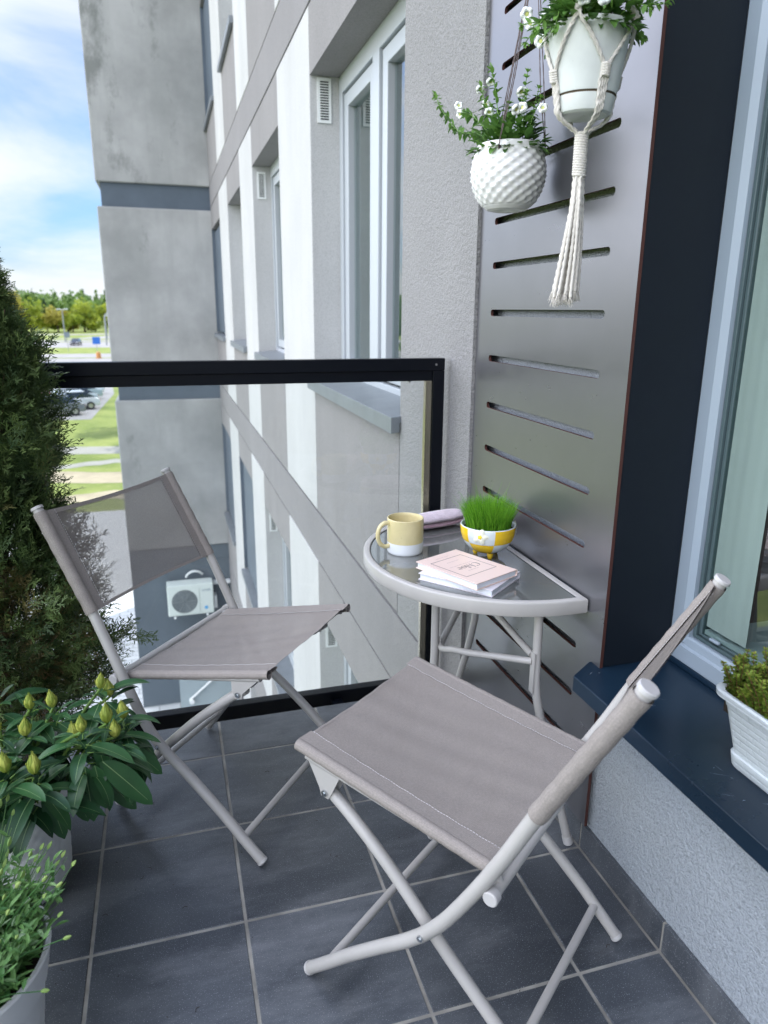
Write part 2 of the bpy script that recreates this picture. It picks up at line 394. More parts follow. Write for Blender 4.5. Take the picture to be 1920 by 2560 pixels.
# core of the block (dim rooms behind the windows), roof and the plain wall behind and beside the balcony
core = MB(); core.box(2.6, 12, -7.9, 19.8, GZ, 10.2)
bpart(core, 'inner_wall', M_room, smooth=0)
sidew = MB()
sidew.box(.967, TX, -8, -1.2, .02, 3.05); sidew.box(.987, TX, 1.372, 2.17, 0.0, 3.05)
sidew.box(.967, TX, -1.2, 1.372, 0.0, .493); sidew.box(.967, TX, -1.2, 1.372, 2.62, 3.05)
bpart(sidew, 'balcony_wall', M_lowwall, smooth=0)
shell = MB()
shell.box(TX+.003, 2.6, -8, 20, 3.06, 3.45); shell.box(TX+.003, 2.6, -8, 20, -.38, .005); shell.box(TX+.003, 2.6, -8, 20, 6.5, 6.9); shell.box(TX+.003, 2.6, -8, 20, -3.82, -3.43)
shell.box(.967, 2.6, -8, 2.168, 3.46, 10.2); shell.box(.967, 2.6, -8, 2.168, GZ, -.39); shell.box(TX+.002, 2.6, -8, -7.8, 0.01, 3.05)
shell.box(TX+.003, 2.6, 2.3, 2.8, .01, 3.05); shell.box(TX+.003, 2.6, 4.95, 5.9, -6.5, 10.2-.01); shell.box(TX+.003, 2.6, 7.95, 8.8, -6.5, 10.19); shell.box(TX+.003, 2.6, 10.8, 11.9, -6.5, 10.19)
shell.box(12, 12.3, -8, 20, GZ, 10.2); shell.box(1, 12, -8.2, -8, GZ, 10.2)
bpart(shell, 'inner_slab', M_grey, smooth=0)
rf = MB(); rf.box(.5, 12.5, -8.4, 20.4, 10.21, 10.5); bpart(rf, 'roof', M_blueband, smooth=0)
# projecting wing
Y0 = 14.05
for b_ in ((-.94, 2.6, Y0, 20, 3.42, 10.2), (-.945, 2.6, Y0+.003, 20, .09, 3.03), (-.95, 2.6, Y0+.001, 20, -3.17, -.28)): one('concrete_wing', M_conc, [b_], .02)
one('wing_band', M_blueband, [(-.87, 2.5, Y0+.07, 19.9, 3.031, 3.419)]); one('wing_band', M_blueband, [(-.875, 2.5, Y0+.07, 19.9, -.279, .089)])
wl_ = MB(); wl_.box(-.945, 2.55, Y0+.05, 19.95, GZ, -3.171)
wl_.box(-.945, FX-.002, Y0+.03, Y0+.05, -3.50, -3.47)
bpart(wl_, 'ground_floor_wall', M_navywall, smooth=0)
pw = MB(); pw.box(-.19, FX-.01, 13.2, Y0+.045, GZ, -5.35)
bpart(pw, 'entrance_wall', stucco('entrance_plaster', (.33, .39, .41), 120, .2, .1), smooth=0)
hr = MB(); hr.tube([(.02, 13.12, -6.05), (.02, 13.14, -6.0), (.55, 13.14, -5.55), (.9, 13.14, -5.3)], .022, 8); hr.tube([(.02, 13.2, -6.06), (.02, 13.10, -6.06)], .05, 10)
bpart(hr, 'handrail', M_plastic)

# windows of the facade
def window(bay, k, full, navy=False):
    a, b_ = bay; z0 = k*PER+.86; z1 = k*PER+2.71; fx = 1.12
    w = MB()
    # outer frame
    w.box(fx, TX, b_-.075, b_-.001, z0+.03, z1-.001); w.box(fx, TX, a+.001, a+.075, z0+.03, z1-.001)
    w.box(fx, TX, a+.075, b_-.075, z1-.10, z1-.001); w.box(fx, TX, a+.075, b_-.075, z0+.03, z0+.115)
    mid = b_-.83
    w.box(fx-.004, TX, mid-.06, mid+.06, z0+.115, z1-.10)
    # sashes, set back
    for (p, q) in ((a+.075, mid-.06), (mid+.06, b_-.075)):
        g = .014
        for (y0, y1, c0, c1) in ((q-.10, q-g, z0+.115+g, z1-.10-g), (p+g, p+.10, z0+.115+g, z1-.10-g), (p+.10, q-.10, z1-.19, z1-.10-g), (p+.10, q-.10, z0+.115+g, z0+.20)):
            w.box(fx+.012, TX-.02, y0, y1, c0, c1)
    fo = bpart(w, 'window', M_frame2, smooth=0, bevel=.004 if full else 0)
    gk = MB()
    for (p, q) in ((a+.075, mid-.06), (mid+.06, b_-.075)):
        gk.box(fx+.035, TX-.03, p, q, z0+.115, z0+.13); gk.box(fx+.035, TX-.03, p, q, z1-.115, z1-.10)
        gk.box(fx+.035, TX-.03, p, p+.015, z0+.13, z1-.115); gk.box(fx+.035, TX-.03, q-.015, q, z0+.13, z1-.115)
    g_ = gk.build('gasket', M_dark_rubber, None, smooth=0); g_.parent = fo
    pn = MB()
    for (p, q) in ((a+.175, mid-.16), (mid+.16, b_-.175)): pn.box(fx+.05, fx+.06, p-.005, q+.005, z0+.195, z1-.185)
    p_ = pn.build('pane', M_pane, None, smooth=0); p_.parent = fo
    s_ = MB()
    s_.extrude_poly([(FX-.045, z0+.065), (fx+.01, z0+.085), (fx+.01, z0+.05), (FX-.005, z0+.04), (FX-.005, z0+.0), (FX-.045, z0-.005)], 'y', a-.03, b_+.03)
    so = s_.build('sill', M_sillmetal, None, smooth=0, bevel=.003 if full else 0); so.parent = fo
    if navy:
        nv = MB(); nv.box(FX+.002, fx, b_-.012, b_-.0, z0+.09, z1); nv.box(FX+.05, fx-.01, a+.05, b_-.02, z0+.1, z1-.05)
        n_ = nv.build('shutter', M_blueband, None, smooth=0); n_.parent = fo
    else:
        cu = MB()
        def cf(u, v): return (TX+.14+.02*math.sin(u*34)+.008*math.sin(u*91), b_-.02-u*((b_-a)*(.42 if full else .8)), z0+.1+v*1.75)
        cu.grid(cf, 60, 2, 0); c_ = cu.build('curtain', M_beige, None); c_.parent = fo
    return fo
for k in (-1, 0, 1):
    for i, b_ in enumerate(bays): window(b_, k, (k, i) == (0, 0), navy=(i == 3 or (k == -1 and i == 2)))
for k in (2,):
    for i, b_ in enumerate(bays[:2]): pass
# vent grilles in the window reveals
def vent(y, z1, x0=.985, x1=1.07, h=.245):
    s_ = MB(); s_.box(x0, x1, y-.010, y-.0005, z1-h, z1-.0); n = 15
    for i in range(n):
        zz = z1-.022-(h-.044)*i/(n-1); s_.box(x0+.017, x1-.017, y-.0125, y-.0102, zz-.0042, zz+.0028, 1)
    bpart(s_, 'vent_grille', [M_plastic, M_dark_rubber], smooth=0)
vent(4.78, 2.70); vent(7.78, 2.66); vent(4.78, -.80); vent(7.78, -.80)

# ------------------------------------------------------------------ the balcony's own window, its sill and the navy reveal
bw = thing('balcony_window', 'tall pale grey window with curtain behind navy reveal beside the slotted panel', 'window', (1.14, .1, .534))
def on_(mb, name, mats, root, **k):
    o = mb.build(name, mats, None, **k); o.parent = root
    o.matrix_parent_inverse = (Matrix.Translation(root.location) @ Matrix.Rotation(root.rotation_euler.z, 4, 'Z')).inverted(); return o
f = MB()
prof = [(1.353, 1.14), (1.318, 1.14), (1.303, 1.150), (1.303, 1.26), (1.353, 1.26)]       # (y, x) section of the left upright
n = len(prof)
f.add([(x, y, .60) for y, x in prof]+[(x, y, 2.62) for y, x in prof], [(i, (i+1) % n, n+(i+1) % n, n+i) for i in range(n)])
zprof = [(.552, 1.14), (.590, 1.14), (.5945, 1.146), (.612, 1.148), (.616, 1.153), (.616, 1.26), (.552, 1.26)]
n = len(zprof)
f.add([(x, 1.353, z) for z, x in zprof]+[(x, -1.2, z) for z, x in zprof], [(i, (i+1) % n, n+(i+1) % n, n+i) for i in range(n)])
f.box(1.14, 1.26, -1.2, 1.303, 2.55, 2.62); f.box(1.14, 1.26, -1.2, -1.13, .62, 2.55)
on_(f, 'frame', M_soft, bw, smooth=20)
sash = MB(); M_sash = simple('sash_green_grey', (.07, .105, .112), .3)
sash.box(1.159, 1.25, 1.2905, 1.3005, .619, 2.55); sash.box(1.165, 1.25, 1.2795, 1.2885, .628, 2.55); sash.box(1.159, 1.25, -1.1, 1.2905, .618, .6255); sash.box(1.165, 1.25, -1.1, 1.2795, .6270, .633)
on_(sash, 'sash', M_sash, bw, smooth=0, bevel=.0015)
gk = MB(); gk.box(1.167, 1.25, 1.2886, 1.2904, .628, 2.55); gk.box(1.162, 1.25, 1.3006, 1.3029, .62, 2.55)
on_(gk, 'gasket', M_dark_rubber, bw, smooth=0)
clip = MB(); clip.box(1.156, 1.1645, 1.215, 1.245, .6335, .640); on_(clip, 'drain_cover', M_soft, bw, smooth=0, bevel=.002)
pn = MB(); pn.box(1.168, 1.172, -1.1, 1.2794, .633, 2.55); on_(pn, 'pane', glass('balcony_pane', (.84, .885, .875), 1.5, .10), bw, smooth=0)
cu = MB(); cu.grid(lambda u, v: (1.1765+.0009*math.sin(u*9)+.0004*math.sin(u*25), 1.2790-u*.122, .652+v*1.9), 60, 2)
on_(cu, 'curtain', M_curtain, bw)
rs = MB(); rs.box(1.1735, 1.9, -1.19, 1.2790, .60, .6435); on_(rs, 'inner_sill', simple('inner_sill_white', (.42, .50, .50), .3), bw, smooth=0)
sl = MB()
# sill: sloped top, folded front lip, left end runs past the reveal; upstand under the frame
sl.add([(.871, 1.343, .534), (.943, 1.392, .536), (1.139, 1.392, .538), (1.139, -1.25, .538), (.871, -1.25, .534), (.871, 1.343, .494), (.943, 1.392, .494), (1.139, 1.392, .5), (1.139, -1.25, .5), (.871, -1.25, .494)],
       [(0, 1, 2, 3, 4), (5, 9, 8, 7, 6), (0, 5, 6, 1), (1, 6, 7, 2), (3, 8, 9, 4), (4, 9, 5, 0), (2, 7, 8, 3)])
sl.box(1.1345, 1.1395, -1.2, 1.352, .539, .553)
on_(sl, 'window_sill', M_navy, bw, smooth=0, bevel=.0035)
rv = MB(); rv.box(.9575, 1.139, 1.3545, 1.3705, .538, 2.62); on_(rv, 'reveal', M_reveal, bw, smooth=0)
# scratches on the sill
sc = MB(); rn = random.Random(5); M_scr = simple('scratch', (.30, .36, .42), .6)
for i in range(20):
    x = rn.uniform(.885, 1.06); y = rn.uniform(.72, 1.36); a = rn.uniform(0, PI); l = rn.choice([.002, .003, .006, .012, .02])
    w = .0003 if l > .004 else .0005; dx, dy = math.cos(a)*l, math.sin(a)*l; z = .5345+(x-.871)/.268*.004+.0004
    sc.add([(x-dy*w/l, y+dx*w/l, z), (x+dx, y+dy, z), (x+dy*w/l, y-dx*w/l, z), (x-dx, y-dy, z)], [(0, 1, 2, 3)])
sc2 = on_(sc, 'scratch_mark', M_scr, bw, smooth=0)

# ------------------------------------------------------------------ slotted cladding panel
pan = thing('cladding_panel', 'tall dark grey board panel with horizontal slots and red brown cut edge', 'wall panel', (.95, 1.76, .09))
bm = bmesh.new()
def loop(pts):
    vs = [bm.verts.new((.948, y, z)) for y, z in pts]
    return vs, [bm.edges.new((vs[i], vs[(i+1) % len(vs)])) for i in range(len(vs))]
loops = [loop([(1.3535, .086), (2.166, .086), (2.166, 2.75), (1.3535, 2.75)])]
for z in (2.56, 2.425, 2.29, 2.155, 2.02, 1.888, 1.755, 1.622, 1.500, 1.366, 1.233, 1.0915, .957, .823, .69, .555, .42, .286):
    r_ = .0095; pts = []
    for cyy, a0 in ((1.462+r_, 180), (2.068-r_, 0)):
        for j in range(9):
            a = R(a0-90+180*j/8); pts.append((cyy+r_*math.cos(a), z-.0095+r_*math.sin(a)))
    loops.append(loop(pts))
bmesh.ops.triangle_fill(bm, use_beauty=True, edges=[e for _, es in loops for e in es])
front = list(bm.faces)
for fc in front: fc.material_index = 0
vm = {}
for v in list(bm.verts): vm[v] = bm.verts.new((.9562, v.co.y, v.co.z))
for fc in front:
    g = bm.faces.new([vm[v] for v in reversed(fc.verts)]); g.material_index = 1
for vs, _ in loops:
    for i in range(len(vs)):
        a, b_ = vs[i], vs[(i+1) % len(vs)]; g = bm.faces.new((a, b_, vm[b_], vm[a])); g.material_index = 1
bmesh.ops.recalc_face_normals(bm, faces=bm.faces)
me = bpy.data.meshes.new('board'); bm.to_mesh(me); bm.free(); me.materials.append(M_lam); me.materials.append(M_core)
bo = bpy.data.objects.new('board', me); COL.objects.link(bo); bo.parent = pan; bo.matrix_parent_inverse = Matrix.Translation(-pan.location)
scw = MB()
for (y, z) in ((1.80, 1.166), (1.815, 1.128), (1.77, 1.02)):
    scw.tube([(.9485, y, z), (.9472, y, z)], .0028, 10)
on_(scw, 'rivet', simple('rivet_grey', (.12, .12, .12), .5), pan)

# ------------------------------------------------------------------ balcony floor and skirting
TS = .335; GX0 = -.7425*TS; GY0 = 6.1207*TS; gw = .0075
fl = MB()
fl.box(-.95, .966, -2.0, 2.2535, -.26, -.0022, 1)
for i in range(-3, 5):
    for j in range(-1, 13):
        x0, x1 = GX0+i*TS+gw/2, GX0+(i+1)*TS-gw/2; y1, y0 = GY0-j*TS-gw/2, GY0-(j+1)*TS+gw/2
        x0 = max(x0, -.93); x1 = min(x1, .9565-.003); y1 = min(y1, 2.2525); y0 = max(y0, -1.98)
        if x1-x0 < .01 or y1-y0 < .01: continue
        c = .0016
        fl.add([(x0, y0, -.0021), (x1, y0, -.0021), (x1, y1, -.0021), (x0, y1, -.0021), (x0+c, y0+c, 0), (x1-c, y0+c, 0), (x1-c, y1-c, 0), (x0+c, y1-c, 0)],
               [(4, 5, 6, 7), (0, 1, 5, 4), (1, 2, 6, 5), (2, 3, 7, 6), (3, 0, 4, 7)], 0)
tag(fl.build('floor', [M_tile, M_grout], smooth=0), kind='structure')
sk = MB()
for j in range(-1, 13):
    y1, y0 = GY0-j*TS-gw/2, GY0-(j+1)*TS+gw/2; y1 = min(y1, 2.165); y0 = max(y0, -1.98)
    if y1 > y0: sk.box(.957, .9665, y0, y1, .001, .076, 0)
sk.box(.9595, .9668, -1.98, 2.16, .0, .0745, 1)
sko = sk.build('skirting', [M_tile, M_grout], smooth=0, bevel=.001); sko.parent = bld; sko.matrix_parent_inverse = Matrix.Translation(-bld.location)
# dry bits of debris on the tiles
db = MB(); rn = random.Random(3)
for i in range(70):
    x, y = (rn.uniform(-.2, .9) if i % 2 else rn.uniform(-.32, .1)), rn.uniform(.75, 2.1); a = rn.uniform(0, 6.28); l = rn.choice([.0015, .002, .003, .004, .007])
    db.tube([(x, y, .0008), (x+l*math.cos(a), y+l*math.sin(a), .0012), (x+1.8*l*math.cos(a+.6), y+1.8*l*math.sin(a+.6), .0008)], .0006, 4)
tag(db.build('leaf_debris', simple('dry_debris', (.05, .04, .03), .9)), label='tiny dry plant bits scattered on the dark floor tiles', cat='debris', kind='stuff')

# ------------------------------------------------------------------ glass railing
rl = thing('glass_railing', 'black framed glass balustrade closing the end of the balcony', 'railing', (0, 2.36, 0))
K = 1.049
def rz_(z): return 1.3632-(1.3632-z)*K
t = MB(); t.box(-.98, .912, 2.34, 2.38, rz_(1.174), rz_(1.213)); t.box(-1.02, -.98, -2.0, 2.38, rz_(1.174), rz_(1.213)); on_(t, 'top_rail', M_black, rl, smooth=0, bevel=.002)
zc = rz_(1.174)-.0005; zb = rz_(1.141)
t = MB(); t.box(-.98, .870, 2.349, 2.371, zb, zc); t.box(-1.011, -.989, -1.95, 2.33, zb, zc); on_(t, 'glazing_channel', M_black, rl, smooth=0, bevel=.001)
t = MB(); t.box(.870, .912, 2.341, 2.379, -.069, zc); on_(t, 'post', M_black, rl, smooth=0, bevel=.002)
t = MB(); t.box(-1.019, -.981, 2.341, 2.379, -.069, zc); on_(t, 'post', M_black, rl, smooth=0, bevel=.002)
t = MB(); t.box(.8465, .8695, 2.349, 2.371, .0, zb-.0005); on_(t, 'side_channel', M_brass, rl, smooth=0, bevel=.001)
t = MB(); t.box(-.98, .8695, 2.34, 2.38, -.085, -.0005); t.box(-1.02, -.98, -2.0, 2.38, -.085, -.0005); t.box(-.6, -.56, 2.254, 2.339, -.08, -.03); t.box(.5, .54, 2.254, 2.339, -.08, -.03); on_(t, 'bottom_rail', M_black, rl, smooth=0, bevel=.002)
t = MB(); t.box(-.98, .846, 2.356, 2.364, -.0, zb-.0005); on_(t, 'glass_pane', M_glass, rl, smooth=0)
t = MB(); t.box(-1.004, -.996, -1.95, 2.33, .0, zb-.0005); on_(t, 'glass_pane', M_glass, rl, smooth=0)
t = MB(); t.tube([(.79, 2.36, zb), (.79, 2.36, zb-.005)], .006, 10); t.tube([(.88, 2.3405, 1.185), (.88, 2.3385, 1.185)], .004, 10); on_(t, 'screw', simple('dull_steel', (.3, .3, .3), .35, .9), rl)

# ================================================================== FOLDING CHAIRS
M_paint = simple('warm_grey_paint', (.43, .416, .398), .34, 0, .5, .04, 20)
M_cap = simple('grey_end_cap', (.50, .49, .485), .45)
M_zinc = simple('zinc_bolt', (.55, .58, .60), .25, 1.0)
def weave(name, col, alpha):
    m, nt, N, L, b = newmat(name)
    uv = N.new('ShaderNodeTexCoord')
    w1 = N.new('ShaderNodeTexWave'); w1.wave_type = 'BANDS'; w1.bands_direction = 'X'; w1.inputs['Scale'].default_value = 125
    w2 = N.new('ShaderNodeTexWave'); w2.wave_type = 'BANDS'; w2.bands_direction = 'Y'; w2.inputs['Scale'].default_value = 125
    L.new(uv.outputs['UV'], w1.inputs['Vector']); L.new(uv.outputs['UV'], w2.inputs['Vector'])
    mu = N.new('ShaderNodeMath'); mu.operation = 'MULTIPLY'; L.new(w1.outputs['Fac'], mu.inputs[0]); L.new(w2.outputs['Fac'], mu.inputs[1])
    big = add_noise(nt, 9, 4); fine = add_noise(nt, 330, 2, stretch=(1, 1, 1))
    base = mix(nt, ramp(nt, big.outputs['Fac'], .35, .65), tuple(x*.97 for x in col), tuple(x*1.03 for x in col))
    base = mix(nt, ramp(nt, mu.outputs[0], 0, 1, 0, .5), base, tuple(min(1, x*1.5) for x in col))
    base = mix(nt, ramp(nt, fine.outputs['Fac'], .36, .64, 0, .42), base, tuple(x*.62 for x in col))
    L.new(base, b.inputs['Base Color']); b.inputs['Roughness'].default_value = .72; b.inputs['Specular IOR Level'].default_value = .35
    bump(nt, b, mu.outputs[0], .35, .0008)
    if alpha < 1:
        o = N['Material Output']; t = N.new('ShaderNodeBsdfTransparent'); s = N.new('ShaderNodeMixShader')
        s.inputs['Fac'].default_value = alpha; L.new(t.outputs[0], s.inputs[1]); L.new(b.outputs[0], s.inputs[2]); L.new(s.outputs[0], o.inputs['Surface'])
    return m
M_sling = weave('textilene_single', (.24, .214, .196), .72)
M_seatw = weave('textilene_seat', (.272, .243, .223), .955)
M_hem = weave('textilene_double', (.278, .25, .231), 1.0)
M_stitch = simple('stitching', (.52, .50, .50), .8)
def set_uv(o, fn):
    me = o.data; uv = me.uv_layers.new(name='UVMap')
    for l in me.loops: uv.data[l.index].uv = fn(me.vertices[l.vertex_index].co)
def strip_fabric(o): set_uv(o, lambda c: (c.y, c.x+c.z))
def make_chair(label, pose, c):
    t = thing('folding_chair', label, 'chair', (pose[0], pose[1], 0), pose[2], 'grey folding chairs')
    Lc = lambda mb, nm, mt, par=t, **k: mb.build(nm, mt, par, **k)
    m, s, r, cw = .4969/2, .4595/2, .4177/2, .4827/2+.012
    main = smooth_path([(u, 0, z) for u, z in c['main']], 5)
    for sg in (1, -1):
        mb = MB(); mb.tube([(p.x, sg*m, p.z) for p in main], .0132, 16)
        o = Lc(mb, 'side_tube', M_paint)
        cap = MB(); d = (main[-1]-main[-2]).normalized(); e = main[-1]
        a = Vector((e.x, sg*m, e.z)); cap.tube([a-d*.002, a+d*.004, a+d*.0055], [.0158, .0158, .0142], 20)
        k_ = Lc(cap, 'end_cap', M_cap, o)
        ft = MB(); d = (main[0]-main[1]).normalized(); a = Vector((main[0].x, sg*m, main[0].z))
        ft.tube([a-d*.004, a+d*.002, a+d*.005, a+d*.0068], [.0142, .0142, .011, .005], 16); Lc(ft, 'foot_cap', M_cap, o)
        bt = MB(); u, z = c['Kb']; bt.tube([(u, sg*(m+.010), z), (u, sg*(m+.0162), z)], .0062, 10); bt.tube([(u, sg*(m+.016), z), (u, sg*(m+.018), z)], .0035, 6); Lc(bt, 'bolt', M_zinc, o)
    rear = smooth_path([(u, 0, z) for u, z in c['rear']], 5)
    for sg in (1, -1):
        mb = MB(); mb.tube([(p.x, sg*r, p.z) for p in rear], .0122, 16)
        o = Lc(mb, 'rear_leg', M_paint)
        ft = MB(); a = Vector((rear[-1].x, sg*r, rear[-1].z)); d = (rear[-1]-rear[-2]).normalized()
        ft.tube([a-d*.005, a+d*.002, a+d*.005, a+d*.0065], [.0135, .0135, .011, .005], 16); Lc(ft, 'foot_cap', M_cap, o)
    def at(path, u):
        for p, q in zip(path[:-1], path[1:]):
            if (p.x-u)*(q.x-u) <= 0: f_ = (u-p.x)/(q.x-p.x) if q.x != p.x else 0; return p.lerp(q, f_)
        return path[0]
    q = at(main, .055); mb = MB(); mb.tube([(q.x, m, q.z+.002), (q.x, -m, q.z+.002)], .0092, 12); Lc(mb, 'front_stretcher', M_paint)
    q = at(rear, .455); mb = MB(); mb.tube([(q.x, r, q.z+.002), (q.x, -r, q.z+.002)], .0092, 12); Lc(mb, 'rear_stretcher', M_paint)
    # seat frame: side rails, rear bar with caps, front bar
    Rr, Sf, Bk, Cb = c['R'], c['Sf'], c['Bk'], c['Cb']
    rail = [Vector((Rr[0]+.012, 0, Rr[1]-.004)), Vector((Sf[0]+.012, 0, Sf[1]-.016))]
    sr = s-.012
    for sg in (1, -1):
        mb = MB(); mb.tube([(p.x, sg*sr, p.z) for p in rail], .0095, 12); o = Lc(mb, 'seat_rail', M_paint)
        rd = (rail[1]-rail[0]).normalized()
        br = MB()
        def P(tt, dn): p = rail[0].lerp(rail[1], tt); return (p.x, p.z-dn)
        L_ = (rail[1]-rail[0]).length
        pts = [P(.80, .006), P(.985, .006), (Bk[0]-.014, Bk[1]+.006), (Bk[0]-.010, Bk[1]-.010), (Bk[0]+.008, Bk[1]-.012), (Bk[0]+.017, Bk[1]+.004)]
        for w in (sg*(r+.0135), sg*(r-.0155)):
            br.extrude_poly(pts, 'y', w-.0012, w+.0012)
        Lc(br, 'bracket', M_paint, o, smooth=0)
        bt = MB(); bt.tube([(Bk[0], sg*(r+.0148), Bk[1]), (Bk[0], sg*(r+.0192), Bk[1])], .0068, 12); bt.tube([(Bk[0], sg*(r+.019), Bk[1]), (Bk[0], sg*(r+.0205), Bk[1])], .0036, 6); Lc(bt, 'bolt', M_zinc, o)
        cc = MB(); cc.tube([(Bk[0]-.004, sg*(r-.03), Bk[1]+.012), (Bk[0]-.004, sg*(r-.055), Bk[1]+.012)], .015, 16); Lc(cc, 'spacer', M_paint, o)
    mb = MB(); mb.tube([(Cb[0], cw, Cb[1]), (Cb[0], -cw, Cb[1])], .0105, 14); o = Lc(mb, 'rear_bar', M_paint)
    for sg in (1, -1):
        k_ = MB(); k_.tube([(Cb[0], sg*(cw-.012), Cb[1]), (Cb[0], sg*(cw+.003), Cb[1]), (Cb[0], sg*(cw+.005), Cb[1])], [.0138, .0138, .012], 18); Lc(k_, 'end_cap', M_cap, o)
        # little bar under the seat rail joining rail and rear bar
        k2 = MB(); k2.tube([(Rr[0]+.012, sg*sr, Rr[1]-.006), (Cb[0], sg*sr, Cb[1])], .008, 10); Lc(k2, 'lug', M_paint, o)
    # seat sling
    n_u, n_v = 26, 40; A, B = Vector((Rr[0]+.004, 0, Rr[1])), Vector((Sf[0]-.008, 0, Sf[1]))
    hem = .040
    def seat(u, v, off=0.0, lift=0.0):
        p = A.lerp(B, u); y = (v*2-1)*sr
        sag = .017*(1-(2*v-1)**2)*(.35+.65*math.sin(PI*min(max(u, .0), 1)))
        wr = .0009*math.sin(37*v+9*u)*math.sin(PI*v)+.0006*math.sin(61*u-14*v)
        return (p.x, y, p.z-sag+wr+lift+.0085)
    mb = MB(); mb.grid(lambda u, v: seat(u, v), n_u, n_v, 0)
    o = Lc(mb, 'seat', [M_seatw]); strip_fabric(o)
    h = MB()
    for sg in (0, 1):
        v0, v1 = (0, hem/(2*sr)) if sg == 0 else (1-hem/(2*sr), 1)
        h.grid(lambda u, v: seat(-.012+1.024*u, v0+(v1-v0)*v, lift=.0008), n_u, 5, 0)
        ysg = -1 if sg == 0 else 1
        h.grid(lambda u, v: seat(-.012+1.024*u, v0+(v1-v0)*v, lift=-.0105-.0 if 0 < v < 1 else -.006), n_u, 5, 0)
        pth = [Vector(seat(-.012+1.024*i/n_u, 0 if sg == 0 else 1)) for i in range(n_u+1)]
        h.tube([(p.x, p.y+ysg*.0, p.z-.0105) for p in pth], .0122, 14, caps=False)
    h.grid(lambda u, v: seat(.988+.012*u+.0, v, lift=.0006), 2, n_v, 0); h.grid(lambda u, v: seat(.0-.012*(1-u), v, lift=.0006), 2, n_v, 0)
    for vv in (hem/(2*sr), 1-hem/(2*sr)):
        for j in range(70):
            u0 = j/70; a = Vector(seat(u0, vv, lift=.0016)); b_ = Vector(seat(u0+.0095, vv, lift=.0016)); h.tube([a, b_], .0007, 4, mat=1)
    ho = Lc(h, 'seat_hem', [M_hem, M_stitch], o); strip_fabric(ho)
    # back sling between the side tubes
    F, T = Vector((c['F'][0], 0, c['F'][1])), Vector((c['T'][0], 0, c['T'][1]))
    T = F.lerp(T, .965); ax = (T-F).normalized(); nb = Vector((ax.z, 0, -ax.x))     # nb points to the back of the chair
    def back(u, v, off=0.0):
        p = F.lerp(T, u); y = (v*2-1)*m
        sag = .005*(1-(2*v-1)**2); tw = .004*math.sin(PI*u)*math.cos(PI*(v-.5))
        return (p+nb*(sag-.004+off)-ax*.008*(1-(2*v-1)**2)*(2*u-1)+Vector((0, y, 0)))
    mb = MB(); mb.grid(lambda u, v: back(u, v), 20, 36, 0); o = Lc(mb, 'backrest', [M_sling]); strip_fabric(o)
    h = MB()
    for sg in (1, -1):
        pth = [F.lerp(T, i/24)+Vector((0, sg*m, 0)) for i in range(25)]
        rr = [.0162+.0006*math.sin(i*1.7) for i in range(25)]
        h.tube(pth, rr, 18, caps=False)
        v0, v1 = (0, hem/(2*m)) if sg < 0 else (1-hem/(2*m), 1)
        h.grid(lambda u, v: back(u, v0+(v1-v0)*v, off=.0022), 20, 5, 0); h.grid(lambda u, v: back(u, v0+(v1-v0)*v, off=-.0022), 20, 5, 0)
    h.grid(lambda u, v: back(.962+.04*u, v, off=-.0012), 3, 36, 0); h.grid(lambda u, v: back(-.002+.03*u, v, off=-.0012), 3, 36, 0)
    h.grid(lambda u, v: back(.962+.04*u, v, off=.0012), 3, 36, 0); h.grid(lambda u, v: back(-.002+.03*u, v, off=.0012), 3, 36, 0)
    for vv in (hem/(2*m)+.004, 1-hem/(2*m)-.004):
        for j in range(40):
            u0 = j/40+.004
            for of in (.0034, -.0034): h.tube([back(u0, vv, of), back(u0+.015, vv, of)], .0006, 4, mat=1)
    ho = Lc(h, 'back_hem', [M_hem, M_stitch], o); strip_fabric(ho)
    return t
chA = dict(main=[(0, .0135), (.055, .064), (.108, .115), (.163, .163), (.218, .208), (.264, .243), (.2972, .2723), (.325, .303), (.3515, .345), (.378, .398), (.400, .443), (.449, .545), (.481, .6094), (.553, .738), (.6285, .8695)],
           rear=[(.052, .468), (.0663, .4572), (.098, .4355), (.144, .398), (.182, .366), (.223, .329), (.279, .2745), (.335, .2185), (.390, .158), (.446, .084), (.4975, .0135)],
           Kb=(.2972, .2723), F=(.481, .6094), T=(.6285, .8695), R=(.3957, .4396), Sf=(-.0091, .529), Bk=(.0663, .4572), Cb=(.4274, .435))
chB = dict(main=[(0, .0135), (.052, .062), (.103, .111), (.150, .153), (.191, .189), (.237, .2285), (.2788, .2703), (.315, .316), (.3455, .364), (.385, .433), (.4275, .515), (.4745, .613), (.545, .746), (.6144, .8769)],
           rear=[(.018, .452), (.0291, .4452), (.078, .412), (.138, .366), (.199, .312), (.265, .247), (.325, .190), (.385, .136), (.4225, .102), (.462, .062), (.5095, .0135)],
           Kb=(.2788, .2703), F=(.4745, .613), T=(.6144, .8769), R=(.3876, .451), Sf=(-.0303, .5261), Bk=(.0291, .4452), Cb=(.4079, .4239))
make_chair('grey folding chair with see-through mesh back standing by the glass railing and shrub', (.3035, 1.7346, 2.4554), chA)
make_chair('grey folding chair in front with its back turned towards the window sill', (.3972, 1.3614, -.8965), chB)

